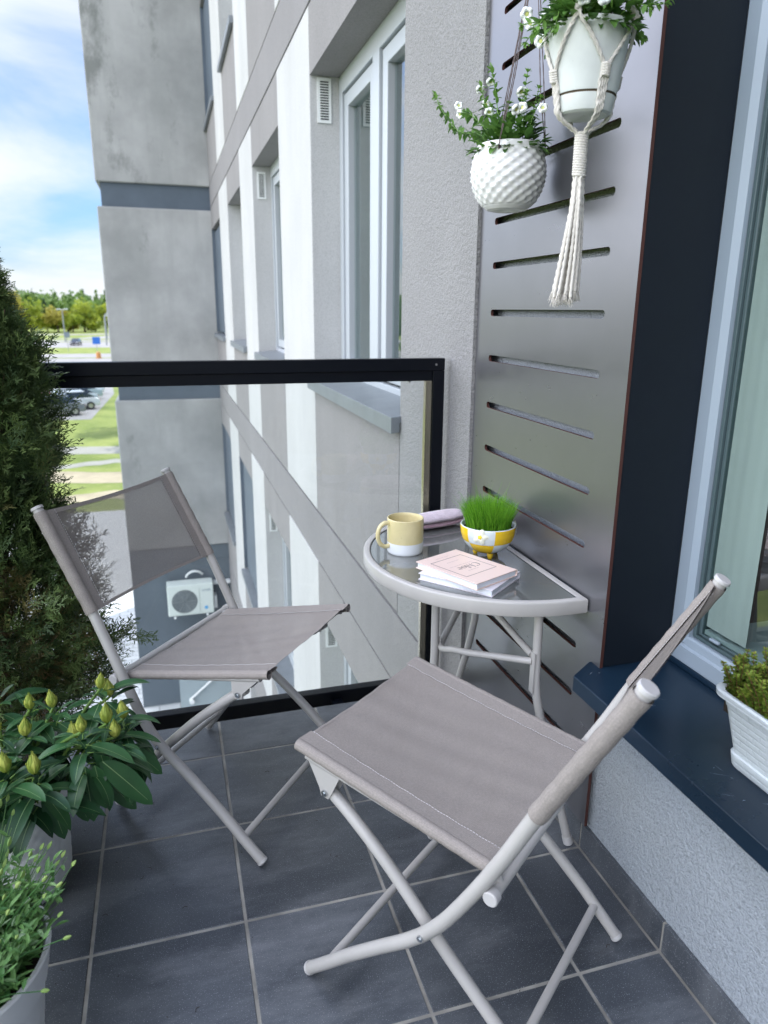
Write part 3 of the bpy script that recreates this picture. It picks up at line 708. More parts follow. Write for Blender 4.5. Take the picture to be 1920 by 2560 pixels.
# ================================================================== HALF ROUND TABLE
tb = thing('half_round_table', 'half round folding table with grey rim and smoked glass top against slotted panel', 'table', (.85, 1.825, 0))
CX, CY, RO, ZT = .905, 1.825, .405, .690
def dpath(r, x1, n=48):
    pts = []
    pts.append((x1, CY+r)); 
    for i in range(n+1):
        a = R(90+180*i/n); pts.append((CX+r*math.cos(a), CY+r*math.sin(a)))
    pts.append((x1, CY-r)); return pts
def rim():
    outer = dpath(RO, .944); mb = MB()
    ring = lambda d, z: [(x, y, z) for x, y in [( (min(px_, .944-d)) if px_ > CX+.001 else px_, py_) for px_, py_ in dpath(RO-d, .944-d)]]
    prof = [(.020, ZT-.006), (.018, ZT-.001), (.014, ZT), (.004, ZT), (.001, ZT-.002), (0, ZT-.005), (0, ZT-.034), (.002, ZT-.038), (.020, ZT-.038)]
    rows = [ring(d, z) for d, z in prof]; nn = len(rows[0]); vs = [v for r_ in rows for v in r_]; fs = []
    k = len(rows)
    for i in range(k):
        for j in range(nn):
            a, b_ = i*nn+j, i*nn+(j+1) % nn; i2 = (i+1) % k; fs.append((a, b_, i2*nn+(j+1) % nn, i2*nn+j))
    mb.add(vs, fs); return mb
on_(rim(), 'rim', M_paint, tb, smooth=40)
g_ = MB(); pth = [(min(x, .924), y) for x, y in dpath(RO-.0215, .9225)]; n = len(pth)
g_.add([(x, y, ZT-.0035) for x, y in pth]+[(x, y, ZT-.010) for x, y in pth], [tuple(range(n)), tuple(range(n, 2*n))[::-1]]+[(i, (i+1) % n, n+(i+1) % n, n+i) for i in range(n)])
M_smoke = simple('smoked_glass', (.125, .132, .126), .035, 0, .8, .05, 3)
M_smoke.node_tree.nodes['Principled BSDF'].inputs['Coat Weight'].default_value = .6
M_smoke.node_tree.nodes['Principled BSDF'].inputs['Coat Roughness'].default_value = .02
on_(g_, 'glass_top', M_smoke, tb, smooth=0)
se = MB(); pth2 = [(min(x, .9245), y, ZT-.0032) for x, y in dpath(RO-.0207, .9235)]; se.tube(pth2, .0012, 6, closed=True); on_(se, 'seal', M_dark_rubber, tb)
un = MB(); pp = dpath(RO-.03, .92); n = len(pp); un.add([(x, y, ZT-.020) for x, y in pp]+[(x, y, ZT-.026) for x, y in pp], [tuple(range(n)), tuple(range(n, 2*n))[::-1]]+[(i, (i+1) % n, n+(i+1) % n, n+i) for i in range(n)]); on_(un, 'under_tray', M_paint, tb, smooth=0)
legs = [[(.845, 1.476, .655), (.846, 1.474, .50), (.848, 1.470, .43), (.858, 1.458, .36), (.876, 1.440, .27), (.900, 1.415, .15), (.928, 1.388, .014)],
        [(.668, 1.730, .655), (.668, 1.730, .50), (.667, 1.730, .40), (.656, 1.726, .33), (.628, 1.716, .22), (.60, 1.706, .10), (.585, 1.700, .014)],
        [(.872, 1.912, .655), (.872, 1.914, .46), (.870, 1.924, .40), (.866, 1.955, .30), (.862, 1.985, .22), (.857, 2.03, .10), (.853, 2.062, .014)]]
for lp in legs:
    mb = MB(); pth = smooth_path(lp, 6); mb.tube(pth, .0112, 16); o = on_(mb, 'leg', M_paint, tb)
    ft = MB(); d = (pth[-1]-pth[-2]).normalized(); a = pth[-1]; ft.tube([a-d*.02, a+d*.001, a+d*.004, a+d*.006], [.0128, .0128, .010, .005], 16); on_ft = ft.build('foot_cap', M_cap, None); on_ft.parent = o
br = MB()
br.tube(smooth_path([(.836, 1.480, .508), (.78, 1.535, .500), (.72, 1.60, .488), (.694, 1.648, .478), (.680, 1.690, .462), (.684, 1.722, .455), (.700, 1.75, .460), (.755, 1.81, .490), (.80, 1.86, .513), (.835, 1.905, .53)], 6), .0092, 14)
br.tube(smooth_path([(.840, 1.488, .522), (.838, 1.56, .530), (.838, 1.70, .545), (.842, 1.80, .55), (.85, 1.90, .555)], 5), .0092, 14)
on_(br, 'brace', M_paint, tb)
for bx in ((.833, .836, 1.462, 1.482, .425, .535), (.6795, .6825, 1.720, 1.74, .38, .48), (.858, .884, 1.905, 1.909, .52, .60)): pl = MB(); pl.box(*bx); on_(pl, 'hinge_plate', M_paint, tb, smooth=0)

# ================================================================== THINGS ON THE TABLE
ZG = ZT-.0034
# mug
M_mugy = simple('speckled_yellow_glaze', (.58, .49, .235), .12, 0, .5)
def speckle(m, base, dark, sc=420, th=.70):
    nt = m.node_tree; b = nt.nodes['Principled BSDF']; n = add_noise(nt, sc, 2); l = add_noise(nt, 14, 4)
    c = mix(nt, ramp(nt, l.outputs['Fac'], .35, .65), tuple(x*.93 for x in base), tuple(min(1, x*1.06) for x in base))
    nt.links.new(mix(nt, ramp(nt, n.outputs['Fac'], th, th+.04), c, dark), b.inputs['Base Color'])
speckle(M_mugy, (.66, .575, .32), (.36, .27, .12))
M_mugw = simple('white_glaze', (.74, .77, .80), .15)
mg = thing('mug', 'pale yellow glazed mug with white base and round handle on the glass table', 'mug', (.628, 1.888, ZG), 0)
rr, hh = .0525, .103
outer = [(.001, .002), (rr-.006, .002), (rr-.006, 0), (rr-.004, 0), (rr-.001, .003), (rr, .008), (rr, .034)]
b1 = MB(); b1.lathe(outer, n=64); b1.build('lower_body', M_mugw, mg)
b2 = MB(); b2.lathe([(rr, .034), (rr+.0003, .036), (rr+.0002, .096), (rr, hh-.0015), (rr-.0013, hh), (rr-.0032, hh), (rr-.0042, hh-.002), (rr-.0045, hh-.01), (rr-.0045, .012), (rr-.010, .006), (.001, .006)], n=64); b2.build('body', M_mugy, mg)
hd = MB(); ha = R(190)
def hp(r_, z): return (r_*math.cos(ha), r_*math.sin(ha), z)
hpath = smooth_path([hp(rr-.002, .090), hp(rr+.012, .094), hp(rr+.027, .086), hp(rr+.035, .068), hp(rr+.035, .050), hp(rr+.027, .033), hp(rr+.012, .0235), hp(rr-.002, .026)], 6)
hd.tube(hpath, .0062, 14, flat=1.0); hd.build('handle', M_mugy, mg)
# books
M_pagesm, nt_, N_, L_n, b_n = newmat('book_pages')
w_ = add_noise(nt_, 900, 2, stretch=(.02, .02, 1)); L_n.new(mix(nt_, ramp(nt_, w_.outputs['Fac'], .3, .7), (.66, .70, .77), (.80, .83, .88)), b_n.inputs['Base Color']); b_n.inputs['Roughness'].default_value = .8
M_peach = simple('blush_cover', (.76, .60, .54), .35, var=.02); M_lilac = simple('pale_lilac_cover', (.70, .67, .71), .4)
M_ink = simple('dark_ink', (.03, .02, .035), .5); M_ink2 = simple('faint_ink', (.30, .23, .24), .6)
def book(label, corner, u, v, w, l, z, t_, cov):
    # corner: spine-side corner, u along the width (away from the spine), v along the length
    b_ = thing('book', label, 'book', (corner[0], corner[1], z)); b_['group'] = 'books stacked on the table'
    u = Vector((u[0], u[1], 0)).normalized(); v = Vector((v[0], v[1], 0)).normalized()
    def P(a, c, h): q = u*a+v*c; return (q.x, q.y, h)
    def slab(mb, a0, a1, c0, c1, h0, h1, m=0):
        mb.add([P(a0, c0, h0), P(a1, c0, h0), P(a1, c1, h0), P(a0, c1, h0), P(a0, c0, h1), P(a1, c0, h1), P(a1, c1, h1), P(a0, c1, h1)],
               [(0, 3, 2, 1), (4, 5, 6, 7), (0, 1, 5, 4), (1, 2, 6, 5), (2, 3, 7, 6), (3, 0, 4, 7)], m)
    c = MB(); slab(c, .004, w, 0, l, 0, .0024); slab(c, .004, w, 0, l, t_-.0024, t_)
    n = 8; vs = []
    for i in range(n+1):
        a = R(90+180*i/n); vs.append((.004+.0042*math.cos(a), t_/2+t_/2*math.sin(a)))
    for i in range(n, -1, -1):
        a = R(90+180*i/n); vs.append((.0045+.0022*math.cos(a), t_/2+(t_/2-.0022)*math.sin(a)))
    k = len(vs); c.add([P(a, 0, h) for a, h in vs]+[P(a, l, h) for a, h in vs], [(i, (i+1) % k, k+(i+1) % k, k+i) for i in range(k)]+[tuple(range(k)), tuple(range(k, 2*k))[::-1]])
    c.build('cover', cov, b_, smooth=0, bevel=.0005)
    pg = MB(); slab(pg, .005, w-.0042, .0035, l-.0035, .0025, t_-.0025); pg.build('pages', M_pagesm, b_, smooth=0)
    gv = MB(); slab(gv, .0105, .0115, 0.0005, l-.0005, t_+.00005, t_+.00015); gv.build('hinge_groove', simple('groove', (.55, .42, .38), .6) if cov == M_peach else M_lilac, b_, smooth=0)
    return b_, P
t1, t2 = .0185, .0185
book('pale lilac hardback lying underneath the pink book on the glass table', (.8522, 1.601), (-.775, -.632), (-.632, .775), .165, .212, ZG, t1, M_lilac)
topb, P = book('blush pink hardback with black framed Chloé title on top of the lilac one', (.829, 1.571), (-.904, -.428), (-.428, .904), .158, .213, ZG+t1+.0004, t2, M_peach)
BW, BL, BT = .158, .213, t2+.0002
fr = MB()
def flat(mb, a0, a1, c0, c1): mb.add([P(a0, c0, BT), P(a1, c0, BT), P(a1, c1, BT), P(a0, c1, BT)], [(0, 1, 2, 3)])
a0, a1, c0, c1, lw = .17*BW, .90*BW, .225*BL, .82*BL, .0017
flat(fr, a0, a1, c0, c0+lw); flat(fr, a0, a1, c1-lw, c1); flat(fr, a0, a0+lw, c0+lw, c1-lw); flat(fr, a1-lw, a1, c0+lw, c1-lw)
fr.build('title_frame', M_ink, topb, smooth=0)
ttl = MB()
def nib(pts, ox, s, w=.15, h=.022, cc=.455):
    # calligraphic stroke: pts in em units; text x runs along +u, text up along -v
    vs = []
    for (x, y) in pts:
        for sx_, sy2 in ((-w/2, -h), (w/2, h)):
            vs.append(P(.535*BW+(ox+x+sx_)*s, cc*BL-(y+sy2)*s, BT))
    ttl.add(vs, [(2*i, 2*i+1, 2*i+3, 2*i+2) for i in range(len(pts)-1)])
def arc(cx, cy, rx, ry, a0, a1, n=22): return [(cx+rx*math.cos(R(a0+(a1-a0)*i/n)), cy+ry*math.sin(R(a0+(a1-a0)*i/n))) for i in range(n+1)]
S_ = .0235
nib(arc(.40, .0, .36, .52, 48, 318), -1.75, S_, .13); nib([(.66, .30), (.66, .52)], -1.75, S_, .03)
nib([(.08, -.5), (.08, .56)], -.83, S_, .11); nib(arc(.30, -.08, .20, .22, 170, 0)+[(.50, -.5)], -.83, S_, .11)
nib([(.08, -.5), (.08, .56)], -.10, S_, .11)
nib(arc(.30, -.18, .24, .31, 90, 450), .12, S_, .12)
nib([(.06, -.12), (.50, -.12)]+arc(.29, -.18, .23, .31, 10, 312), .80, S_, .10); nib([(.26, .22), (.40, .38)], .80, S_, .05)
ttl.build('title_lettering', M_ink, topb, smooth=0)
def fonttext(txt, size, a, c, mat, name, par, Pm, hh):
    cu = bpy.data.curves.new(name, 'FONT'); cu.body = txt; cu.size = size; cu.align_x = 'CENTER'; cu.align_y = 'CENTER'
    tmp = bpy.data.objects.new('tmp', cu); COL.objects.link(tmp); bpy.context.view_layer.update()
    me = bpy.data.meshes.new_from_object(tmp.evaluated_get(bpy.context.evaluated_depsgraph_get())); bpy.data.objects.remove(tmp)
    for v in me.vertices: v.co = Vector(Pm(a+v.co.x, c-v.co.y, hh))
    me.materials.clear(); me.materials.append(mat)
    o = bpy.data.objects.new(name, me); COL.objects.link(o); o.parent = par; return o
fonttext('LITTLE BOOK OF', .0052, .535*BW, .355*BL, M_ink2, 'small_lettering', topb, P, BT)
fonttext('THE STORY OF THE ICONIC FASHION HOUSE', .0042, .535*BW, .56*BL, M_ink2, 'small_lettering', topb, P, BT)
fonttext('EMMA BAXTER-WRIGHT', .0042, .535*BW, .70*BL, M_ink2, 'small_lettering', topb, P, BT)
fonttext('WELBECK · FASHION LIBRARY', .0038, .535*BW, .885*BL, M_ink2, 'small_lettering', topb, P, BT)

# pink fuzzy glasses case
gc = thing('glasses_case', 'long pink velvety case with darker rose lower half behind the mug', 'case', (.80, 2.088, ZG), R(14))
def fuzz(name, col):
    m = simple(name, col, .95, bscale=260, bstr=.9, bdist=.004, var=.12, vscale=60); b = m.node_tree.nodes['Principled BSDF']
    b.inputs['Sheen Weight'].default_value = .6; b.inputs['Sheen Roughness'].default_value = .5; return m
def capsule(z0, z1, mb, seam):
    L_, Wd, H = .105, .040, .056
    def fn(u, v):
        t_ = -1+2*u; x = L_*math.copysign(1-(1-abs(t_))**1.0, t_)
        e = (1-abs(t_)**3.2)**.5; a = 2*PI*v; zz = z0+(z1-z0)*(.5+.5*math.sin(a))
        k = math.sin(PI*min(1, max(0, zz)))**.45; ang = math.cos(a)
        s_ = (abs(ang))**.8*math.copysign(1, ang)
        r_ = 1+.025*math.sin(x*160+1)+.02*math.sin(x*90+zz*9)
        return (x, s_*Wd*e*max(k, .35)*r_, H*(.5+(zz-.5)*max(e, .05)**.6))
    mb.grid(fn, 60, 24)
a_ = MB(); capsule(.40, 1.0, a_, 0); a_.build('lid', fuzz('pale_pink_velvet', (.60, .50, .56)), gc, smooth=60)
a_ = MB(); capsule(0.0, .42, a_, 0); a_.build('lower_shell', fuzz('rose_velvet', (.40, .24, .30)), gc, smooth=60)
z_ = MB(); z_.tube([(.104, 0, .024), (.116, .002, .026), (.124, .010, .020)], .0018, 6); z_.build('zip_pull', M_dark_rubber, gc)

# yellow and white bowl planted with grass
bowl = thing('grass_bowl', 'yellow and white checked bowl with raised flowers planted with fresh green grass', 'bowl', (.845, 1.795, ZG), R(200))
M_y = simple('yellow_glaze', (.80, .52, .015), .10, 0, .6, .08, 12); M_w = simple('bluish_white_glaze', (.66, .72, .74), .10, 0, .6)
prof = [(.0005, .012), (.020, .0125), (.036, .016), (.052, .025), (.064, .038), (.0725, .053), (.0775, .070), (.0790, .086), (.0785, .0925)]
def bp(t_):
    k = t_*(len(prof)-1); i = min(int(k), len(prof)-2); f_ = k-i; return (prof[i][0]*(1-f_)+prof[i+1][0]*f_, prof[i][1]*(1-f_)+prof[i+1][1]*f_)
NS = 6
for colr, mt, nm in ((0, M_y, 'yellow_checks'), (1, M_w, 'bowl_body')):
    mb = MB()
    for sct in range(NS):
        for band, (q0, q1) in enumerate(((0, .60), (.60, 1.0))):
            if (sct+band) % 2 != colr: continue
            mb.grid(lambda u, v, sct=sct, q0=q0, q1=q1: ((lambda r_, z_: ((r_-.0006*(1 if abs(v-.5) > .47 or abs(u-.5) > .485 else 0))*math.cos((sct+u)*2*PI/NS), (r_-.0006*(1 if abs(v-.5) > .47 else 0))*math.sin((sct+u)*2*PI/NS), z_))(*bp(q0+(q1-q0)*v))), 10, 14)
    if colr == 1:
        mb.lathe([(.0785, .0925), (.0775, .0945), (.0755, .0945), (.0738, .092), (.0725, .080), (.066, .055)], n=72)
    mb.build(nm, mt, bowl, smooth=50)
so = MB(); so.disc((0, 0, .080), .073, 40); so.build('soil', simple('dark_soil', (.03, .022, .015), .95, var=.4, vscale=90, bscale=150, bstr=.8, bdist=.006), bowl, smooth=0)
for a in (60, 180, 300):
    ft = MB(); ft.lathe([(.0005, 0), (.005, .0005), (.0075, .005), (.0085, .011), (.010, .018)], (.034*math.cos(R(a)), .034*math.sin(R(a)), 0), 16); ft.build('foot', M_y, bowl)
M_petal = simple('cream_petal_glaze', (.78, .80, .68), .12); M_pety = simple('petal_heart', (.85, .66, .05), .15)
for sct in (0, 2, 4):
    for (tt, sc_) in (((.80, 1.0),) if True else ()):
        off = 1 if False else 0
        a = (sct+.5+off)*2*PI/NS
        # raised flowers sit on white squares of the upper band (odd parity with band 1)
        if (sct+1) % 2 == 1: pass
        r_, z_ = bp(.80); ce = Vector((r_*math.cos(a), r_*math.sin(a), z_)); nn_ = Vector((math.cos(a), math.sin(a), -.10)).normalized()
        e1 = Vector((-math.sin(a), math.cos(a), 0)); e2 = nn_.cross(e1)*-1
        pm = MB(); hm = MB()
        def fl(mb, R_, lift, lob):
            def fn(u, v):
                th = 2*PI*v; rad = R_*u*(1+lob*math.cos(5*th)); h_ = lift*(1-u**4)
                p = ce+e1*rad*math.cos(th)+e2*rad*math.sin(th)+nn_*(h_+.0004)
                # hug the round wall
                hr_ = math.hypot(p.x, p.y); back_ = (rad*math.cos(th))**2/(2*r_); return tuple(p-Vector((math.cos(a), math.sin(a), 0))*back_)
            mb.grid(fn, 6, 40)
        fl(pm, .0200, .0034, .20); po = pm.build('raised_flower', M_petal, bowl, smooth=60); fl(hm, .0085, .0046, .18); hm.build('flower_heart', M_pety, po, smooth=60)
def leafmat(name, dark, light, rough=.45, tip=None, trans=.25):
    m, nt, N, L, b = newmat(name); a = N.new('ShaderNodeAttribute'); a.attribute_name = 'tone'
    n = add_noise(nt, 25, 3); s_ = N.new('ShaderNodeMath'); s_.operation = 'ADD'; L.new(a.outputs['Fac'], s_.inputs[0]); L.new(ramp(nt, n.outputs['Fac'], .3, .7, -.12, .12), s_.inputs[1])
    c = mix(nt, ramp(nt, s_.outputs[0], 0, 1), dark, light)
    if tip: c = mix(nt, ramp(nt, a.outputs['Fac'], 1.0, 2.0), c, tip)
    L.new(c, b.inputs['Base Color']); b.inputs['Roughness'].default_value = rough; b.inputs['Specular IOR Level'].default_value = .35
    if trans:
        o = N['Material Output']; t = N.new('ShaderNodeBsdfTranslucent'); L.new(c, t.inputs['Color']); x = N.new('ShaderNodeMixShader'); x.inputs['Fac'].default_value = trans
        L.new(b.outputs[0], x.inputs[1]); L.new(t.outputs[0], x.inputs[2]); L.new(x.outputs[0], o.inputs['Surface'])
    return m
M_blade = leafmat('grass_blade', (.06, .25, .012), (.26, .54, .045), .5, trans=.4)
gr = MB(); rn = random.Random(12)
for i in range(2300):
    a = rn.uniform(0, 2*PI); rad = .062*math.sqrt(rn.random()); x, y = rad*math.cos(a), rad*math.sin(a)
    hgt = rn.uniform(.072, .108)*(1.06-.22*(rad/.062)**2); long_ = rn.random() < .035
    if long_: hgt *= 1.30
    ln = .06+.34*(rad/.062)**1.8+(.30 if long_ else 0); la = a+rn.uniform(-.9, .9); w = rn.uniform(.0005, .0010); wa = rn.uniform(0, PI)
    dx, dy = math.cos(la)*ln*hgt, math.sin(la)*ln*hgt; wx, wy = math.cos(wa)*w, math.sin(wa)*w
    gr.cur = rn.random() if rn.random() > .05 else 1.6; z0 = .080; cur = rn.uniform(.15, .5); P3 = []
    for k in range(5):
        t_ = k/4; q = t_**1.9; P3.append((x+dx*(q*.8+t_*.2)+rn.uniform(-.0008, .0008), y+dy*(q*.8+t_*.2)+rn.uniform(-.0008, .0008), z0+hgt*(t_-.20*cur*t_*t_*(1+ln)), w*(1-t_)**.6))
    vs = []
    for (px_, py_, pz_, ww) in P3: f_ = ww/w; vs += [(px_-wx*f_, py_-wy*f_, pz_), (px_+wx*f_, py_+wy*f_, pz_)]
    gr.add(vs, [(2*k, 2*k+1, 2*k+3, 2*k+2) for k in range(4)])
tag(gr.build('grass', M_blade, bowl, attr=True, smooth=0), kind='stuff')

# ================================================================== PLANTS
def frame_from(d, nrm=None):
    d = Vector(d).normalized()
    if nrm is None: nrm = Vector((0, 0, 1))
    nrm = Vector(nrm); s = d.cross(nrm)
    if s.length < 1e-4: s = d.orthogonal()
    s.normalize(); n = s.cross(d).normalized(); return d, s, n
def leaf(mb, base, d, n, L_, W, droop=.3, fold=.25, seg=6, shape=.9, rib=None, cup=0.0, tipcurl=0.0):
    """leaf blade: 2 quads across, seg along; d = direction, n = upper side"""
    d, s, n = frame_from(d, n); p = Vector(base); vs = []; ang = 0; step = L_/seg; dirn = d.copy(); up_ = n.copy(); ribs = []
    for i in range(seg+1):
        t = i/seg; w = W*.5*(max(0.0, math.sin(PI*min(1, t**shape)))**.62 if 0 < t < 1 else 0.0)
        if i == 0: w = W*.05
        if i == seg: w = W*.02
        sd_ = s*w
        vs += [p-sd_+up_*(w*fold), p+up_*(-w*fold*.3), p+sd_+up_*(w*fold)]; ribs.append(p+up_*(-w*fold*.3+.0004))
        da = droop/seg*(1+tipcurl*t)
        c_, s__ = math.cos(da), math.sin(da); nd = dirn*c_-up_*s__; up_ = up_*c_+dirn*s__; dirn = nd
        p = p+dirn*step
    fs = []
    for i in range(seg): a = 3*i; fs += [(a, a+1, a+4, a+3), (a+1, a+2, a+5, a+4)]
    mb.add(vs, fs)
    if rib is not None:
        for i in range(seg-1):
            w = W*.018*(1-i/seg)+.0002; rib.add([ribs[i]-s*w, ribs[i]+s*w, ribs[i+1]+s*w*.85, ribs[i+1]-s*w*.85], [(0, 1, 2, 3)])
    return p
def rdir(rn, z0=-1, z1=1):
    z = rn.uniform(z0, z1); a = rn.uniform(0, 2*PI); q = math.sqrt(max(0, 1-z*z)); return Vector((q*math.cos(a), q*math.sin(a), z))
M_stem = simple('green_stem', (.12, .22, .04), .6, var=.2, vscale=60); M_wood = simple('woody_stem', (.09, .06, .035), .85, var=.3, vscale=60, bscale=200, bstr=.5)
M_soil = simple('potting_soil', (.03, .022, .016), .95, var=.4, vscale=90, bscale=140, bstr=.9, bdist=.008)

# ---- thuja in the corner by the railing
th = thing('thuja_tree', 'dark green thuja conifer with browned inner sprays growing in the railing corner', 'tree', (-.50, 2.09, 0))
M_th = leafmat('thuja_scale_leaf', (.030, .062, .022), (.14, .20, .060), .55, tip=(.20, .115, .055), trans=.15)
# one flat spray, branching twice, as thin strips in its own plane (x forward, y sideways)
def spray_template(rn, L_=.098):
    V = []; F = []
    def strip(p, a, l, w, cur):
        nseg = 2; x, y = p; pts = [(x, y)]
        for i in range(nseg): a += cur/nseg; x += math.cos(a)*l/nseg; y += math.sin(a)*l/nseg; pts.append((x, y))
        o = len(V)
        for i, (px_, py_) in enumerate(pts):
            ww = w*(1-.55*i/nseg); V.append((px_-math.sin(a)*ww, py_+math.cos(a)*ww, 0)); V.append((px_+math.sin(a)*ww, py_-math.cos(a)*ww, 0))
        for i in range(nseg): F.append((o+2*i, o+2*i+1, o+2*i+3, o+2*i+2))
        return pts, a
    pts, a = strip((0, 0), 0, L_, .0020, rn.uniform(-.3, .3))
    n = 7
    for i in range(n):
        t = (i+.6)/n; sg = 1 if i % 2 else -1; x = L_*t; y = rn.uniform(-.002, .002); l1 = L_*.52*(1-t*.72)*rn.uniform(.8, 1.2); a1 = sg*rn.uniform(.55, .85)
        q, a2 = strip((x, y), a1, l1, .0018, -sg*rn.uniform(.1, .5)); m_ = 4
        for j in range(m_):
            t2 = (j+.7)/m_; bx = x+math.cos(a1)*l1*t2; by = y+math.sin(a1)*l1*t2; s2 = 1 if j % 2 else -1
            strip((bx, by), a1+s2*rn.uniform(.5, .8), l1*.50*(1-t2*.45), .0017, 0)
    return np.array(V), F
rn = random.Random(4); temps = [spray_template(rn) for _ in range(5)]
AV, AF, AT = [], [], []; off = 0
ax0 = np.array([-.505, 2.09, .25]); ax1 = np.array([-.42, 2.09, 1.49])
def crown_r(h):      # h = 0 at the bottom, 1 at the apex
    tb_ = [(0, .22), (.06, .275), (.16, .28), (.28, .245), (.42, .18), (.52, .155), (.62, .15), (.72, .14), (.80, .115), (.86, .08), (.92, .048), (.97, .028), (1.0, .008)]
    for (a, ra), (b, rb) in zip(tb_[:-1], tb_[1:]):
        if a <= h <= b: return ra+(rb-ra)*(h-a)/(b-a)
    return .01
ntot = 6300
for i in range(ntot):
    h = rn.random()**1.12; phi = rn.uniform(0, 2*PI); lump = 1+.16*math.sin(5*phi+h*19)+.12*math.sin(9*phi-h*31+1)+.10*math.sin(h*55+3*phi)
    R0 = crown_r(h)*lump; q = rn.random()**.42; rad = R0*q
    c = ax0+(ax1-ax0)*h; P0 = c+np.array([math.cos(phi)*rad, math.sin(phi)*rad, 0])
    P0[1] = min(P0[1], 2.325)                        # held in by the balustrade
    dx_, dy_ = P0[0]-.3035, P0[1]-1.7346; cu_, cv_ = dx_*math.cos(2.4554)+dy_*math.sin(2.4554), -dx_*math.sin(2.4554)+dy_*math.cos(2.4554)
    upl = .481+(P0[2]-.609)*.567 if P0[2] > .55 else (.43 if P0[2] > .40 else .52)
    if cv_ < .345 and cu_ < upl+.055 and P0[2] < .95: continue        # pushed aside by the chair
    el = rn.uniform(.15, .95)+.35*h; d = Vector((math.cos(phi+rn.uniform(-.5, .5))*math.cos(el), math.sin(phi+rn.uniform(-.5, .5))*math.cos(el), math.sin(el)*(.6 if h < .25 else 1))).normalized()
    nrm = rdir(rn); _, s_, n_ = frame_from(d, nrm)
    sc_ = rn.uniform(.55, 1.05)*(.62 if h > .85 else 1); V, F = temps[rn.randrange(5)]
    bend = rn.uniform(-6, 6)
    Mx = np.array([[d.x, s_.x, n_.x], [d.y, s_.y, n_.y], [d.z, s_.z, n_.z]])
    W = V.copy(); W[:, 2] = bend*W[:, 0]**2; W *= sc_
    P_ = (W @ Mx.T)+P0-np.array(d)*.05*sc_
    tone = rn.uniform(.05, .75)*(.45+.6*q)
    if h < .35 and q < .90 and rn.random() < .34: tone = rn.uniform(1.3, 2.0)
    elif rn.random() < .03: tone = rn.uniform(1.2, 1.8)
    elif rn.random() < .12: tone = 1.0
    AV.append(P_); AF.append(np.array(F)+off); AT.append(np.full(len(V), tone)); off += len(V)
AV = np.concatenate(AV); AF = np.concatenate(AF); AT = np.concatenate(AT)
me = bpy.data.meshes.new('foliage'); me.vertices.add(len(AV)); me.vertices.foreach_set('co', AV.astype(np.float32).ravel())
me.loops.add(AF.size); me.polygons.add(len(AF)); me.loops.foreach_set('vertex_index', AF.astype(np.int32).ravel())
me.polygons.foreach_set('loop_start', np.arange(0, AF.size, 4, dtype=np.int32))
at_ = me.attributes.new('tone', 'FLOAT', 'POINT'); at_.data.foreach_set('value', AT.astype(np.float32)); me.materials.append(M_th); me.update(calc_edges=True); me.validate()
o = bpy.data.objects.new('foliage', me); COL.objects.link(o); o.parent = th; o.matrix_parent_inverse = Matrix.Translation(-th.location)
tr = MB(); tr.tube(smooth_path([(-.51, 2.09, .02), (-.50, 2.095, .4), (-.45, 2.085, .8), (-.42, 2.09, 1.1), (-.42, 2.09, 1.42)], 5), [.017-.0135*i/20 for i in range(21)], 10)
for i in range(70):
    h = rn.uniform(.05, .9); phi = rn.uniform(0, 2*PI); c = ax0+(ax1-ax0)*h; r_ = crown_r(h)*.8
    tr.tube([(c[0], c[1], c[2]-.05), (c[0]+math.cos(phi)*r_*.5, c[1]+math.sin(phi)*r_*.5, c[2]+.0), (c[0]+math.cos(phi)*r_, c[1]+math.sin(phi)*r_, c[2]+.09)], [.004, .003, .0012], 5, caps=False)
on_(tr, 'trunk', M_wood, th)
M_whitepot = simple('white_plastic_pot', (.84, .85, .85), .38, var=.03, vscale=6)
pt = MB(); pt.lathe([(.001, .004), (.115, .004), (.120, .012), (.145, .27), (.150, .272), (.150, .30), (.144, .30), (.138, .262)], (-.52, 2.07, 0), 48); pt.disc((-.52, 2.07, .262), .139, 32)
on_(pt, 'pot', M_whitepot, th)

# ---- rhododendron in the lattice pot
rh = thing('rhododendron', 'rhododendron shrub with leathery leaves and yellow green buds in white lattice pot', 'potted plant', (-.46, 1.64, 0))
def lat(r_, z, a):
    if z < .012 or z > .288: return r_
    g = abs(math.sin(14*a+z*95))**.5*abs(math.sin(14*a-z*95))**.5; return r_-.0022*(1-g)
pz = [(.001, .003), (.112, .003), (.128, .010), (.146, .032)]+[(.150+.012*i/60, .04+.245*i/60) for i in range(61)]+[(.168, .288), (.170, .291), (.170, .305), (.163, .305), (.158, .27)]
pt = MB(); pt.lathe(pz, (-.46, 1.64, 0), 200, fn=lat); on_(pt, 'pot', M_whitepot, rh, smooth=50)
so = MB(); so.disc((-.46, 1.64, .272), .158, 32); on_(so, 'soil', M_soil, rh, smooth=0)
M_rl = leafmat('rhododendron_leaf', (.014, .052, .020), (.042, .125, .042), .36, tip=(.08, .17, .04), trans=.06)
M_rib = simple('pale_midrib', (.18, .29, .12), .5)
M_bud = leafmat('bud_bract', (.26, .33, .05), (.50, .53, .11), .5, trans=.12)
buds = [(-.347, 1.60, .523), (-.296, 1.58, .531), (-.204, 1.66, .520), (-.186, 1.68, .486), (-.225, 1.46, .530), (-.181, 1.52, .507), (-.149, 1.56, .490), (-.164, 1.50, .481), (-.346, 1.52, .505), (-.252, 1.53, .470), (-.363, 1.40, .500), (-.312, 1.40, .486), (-.395, 1.50, .529), (-.45, 1.45, .50), (-.42, 1.62, .56), (-.52, 1.56, .52)]
lv, rb, stm = MB(), MB(), MB(); rn = random.Random(21)
root = Vector((-.40, 1.58, .26))
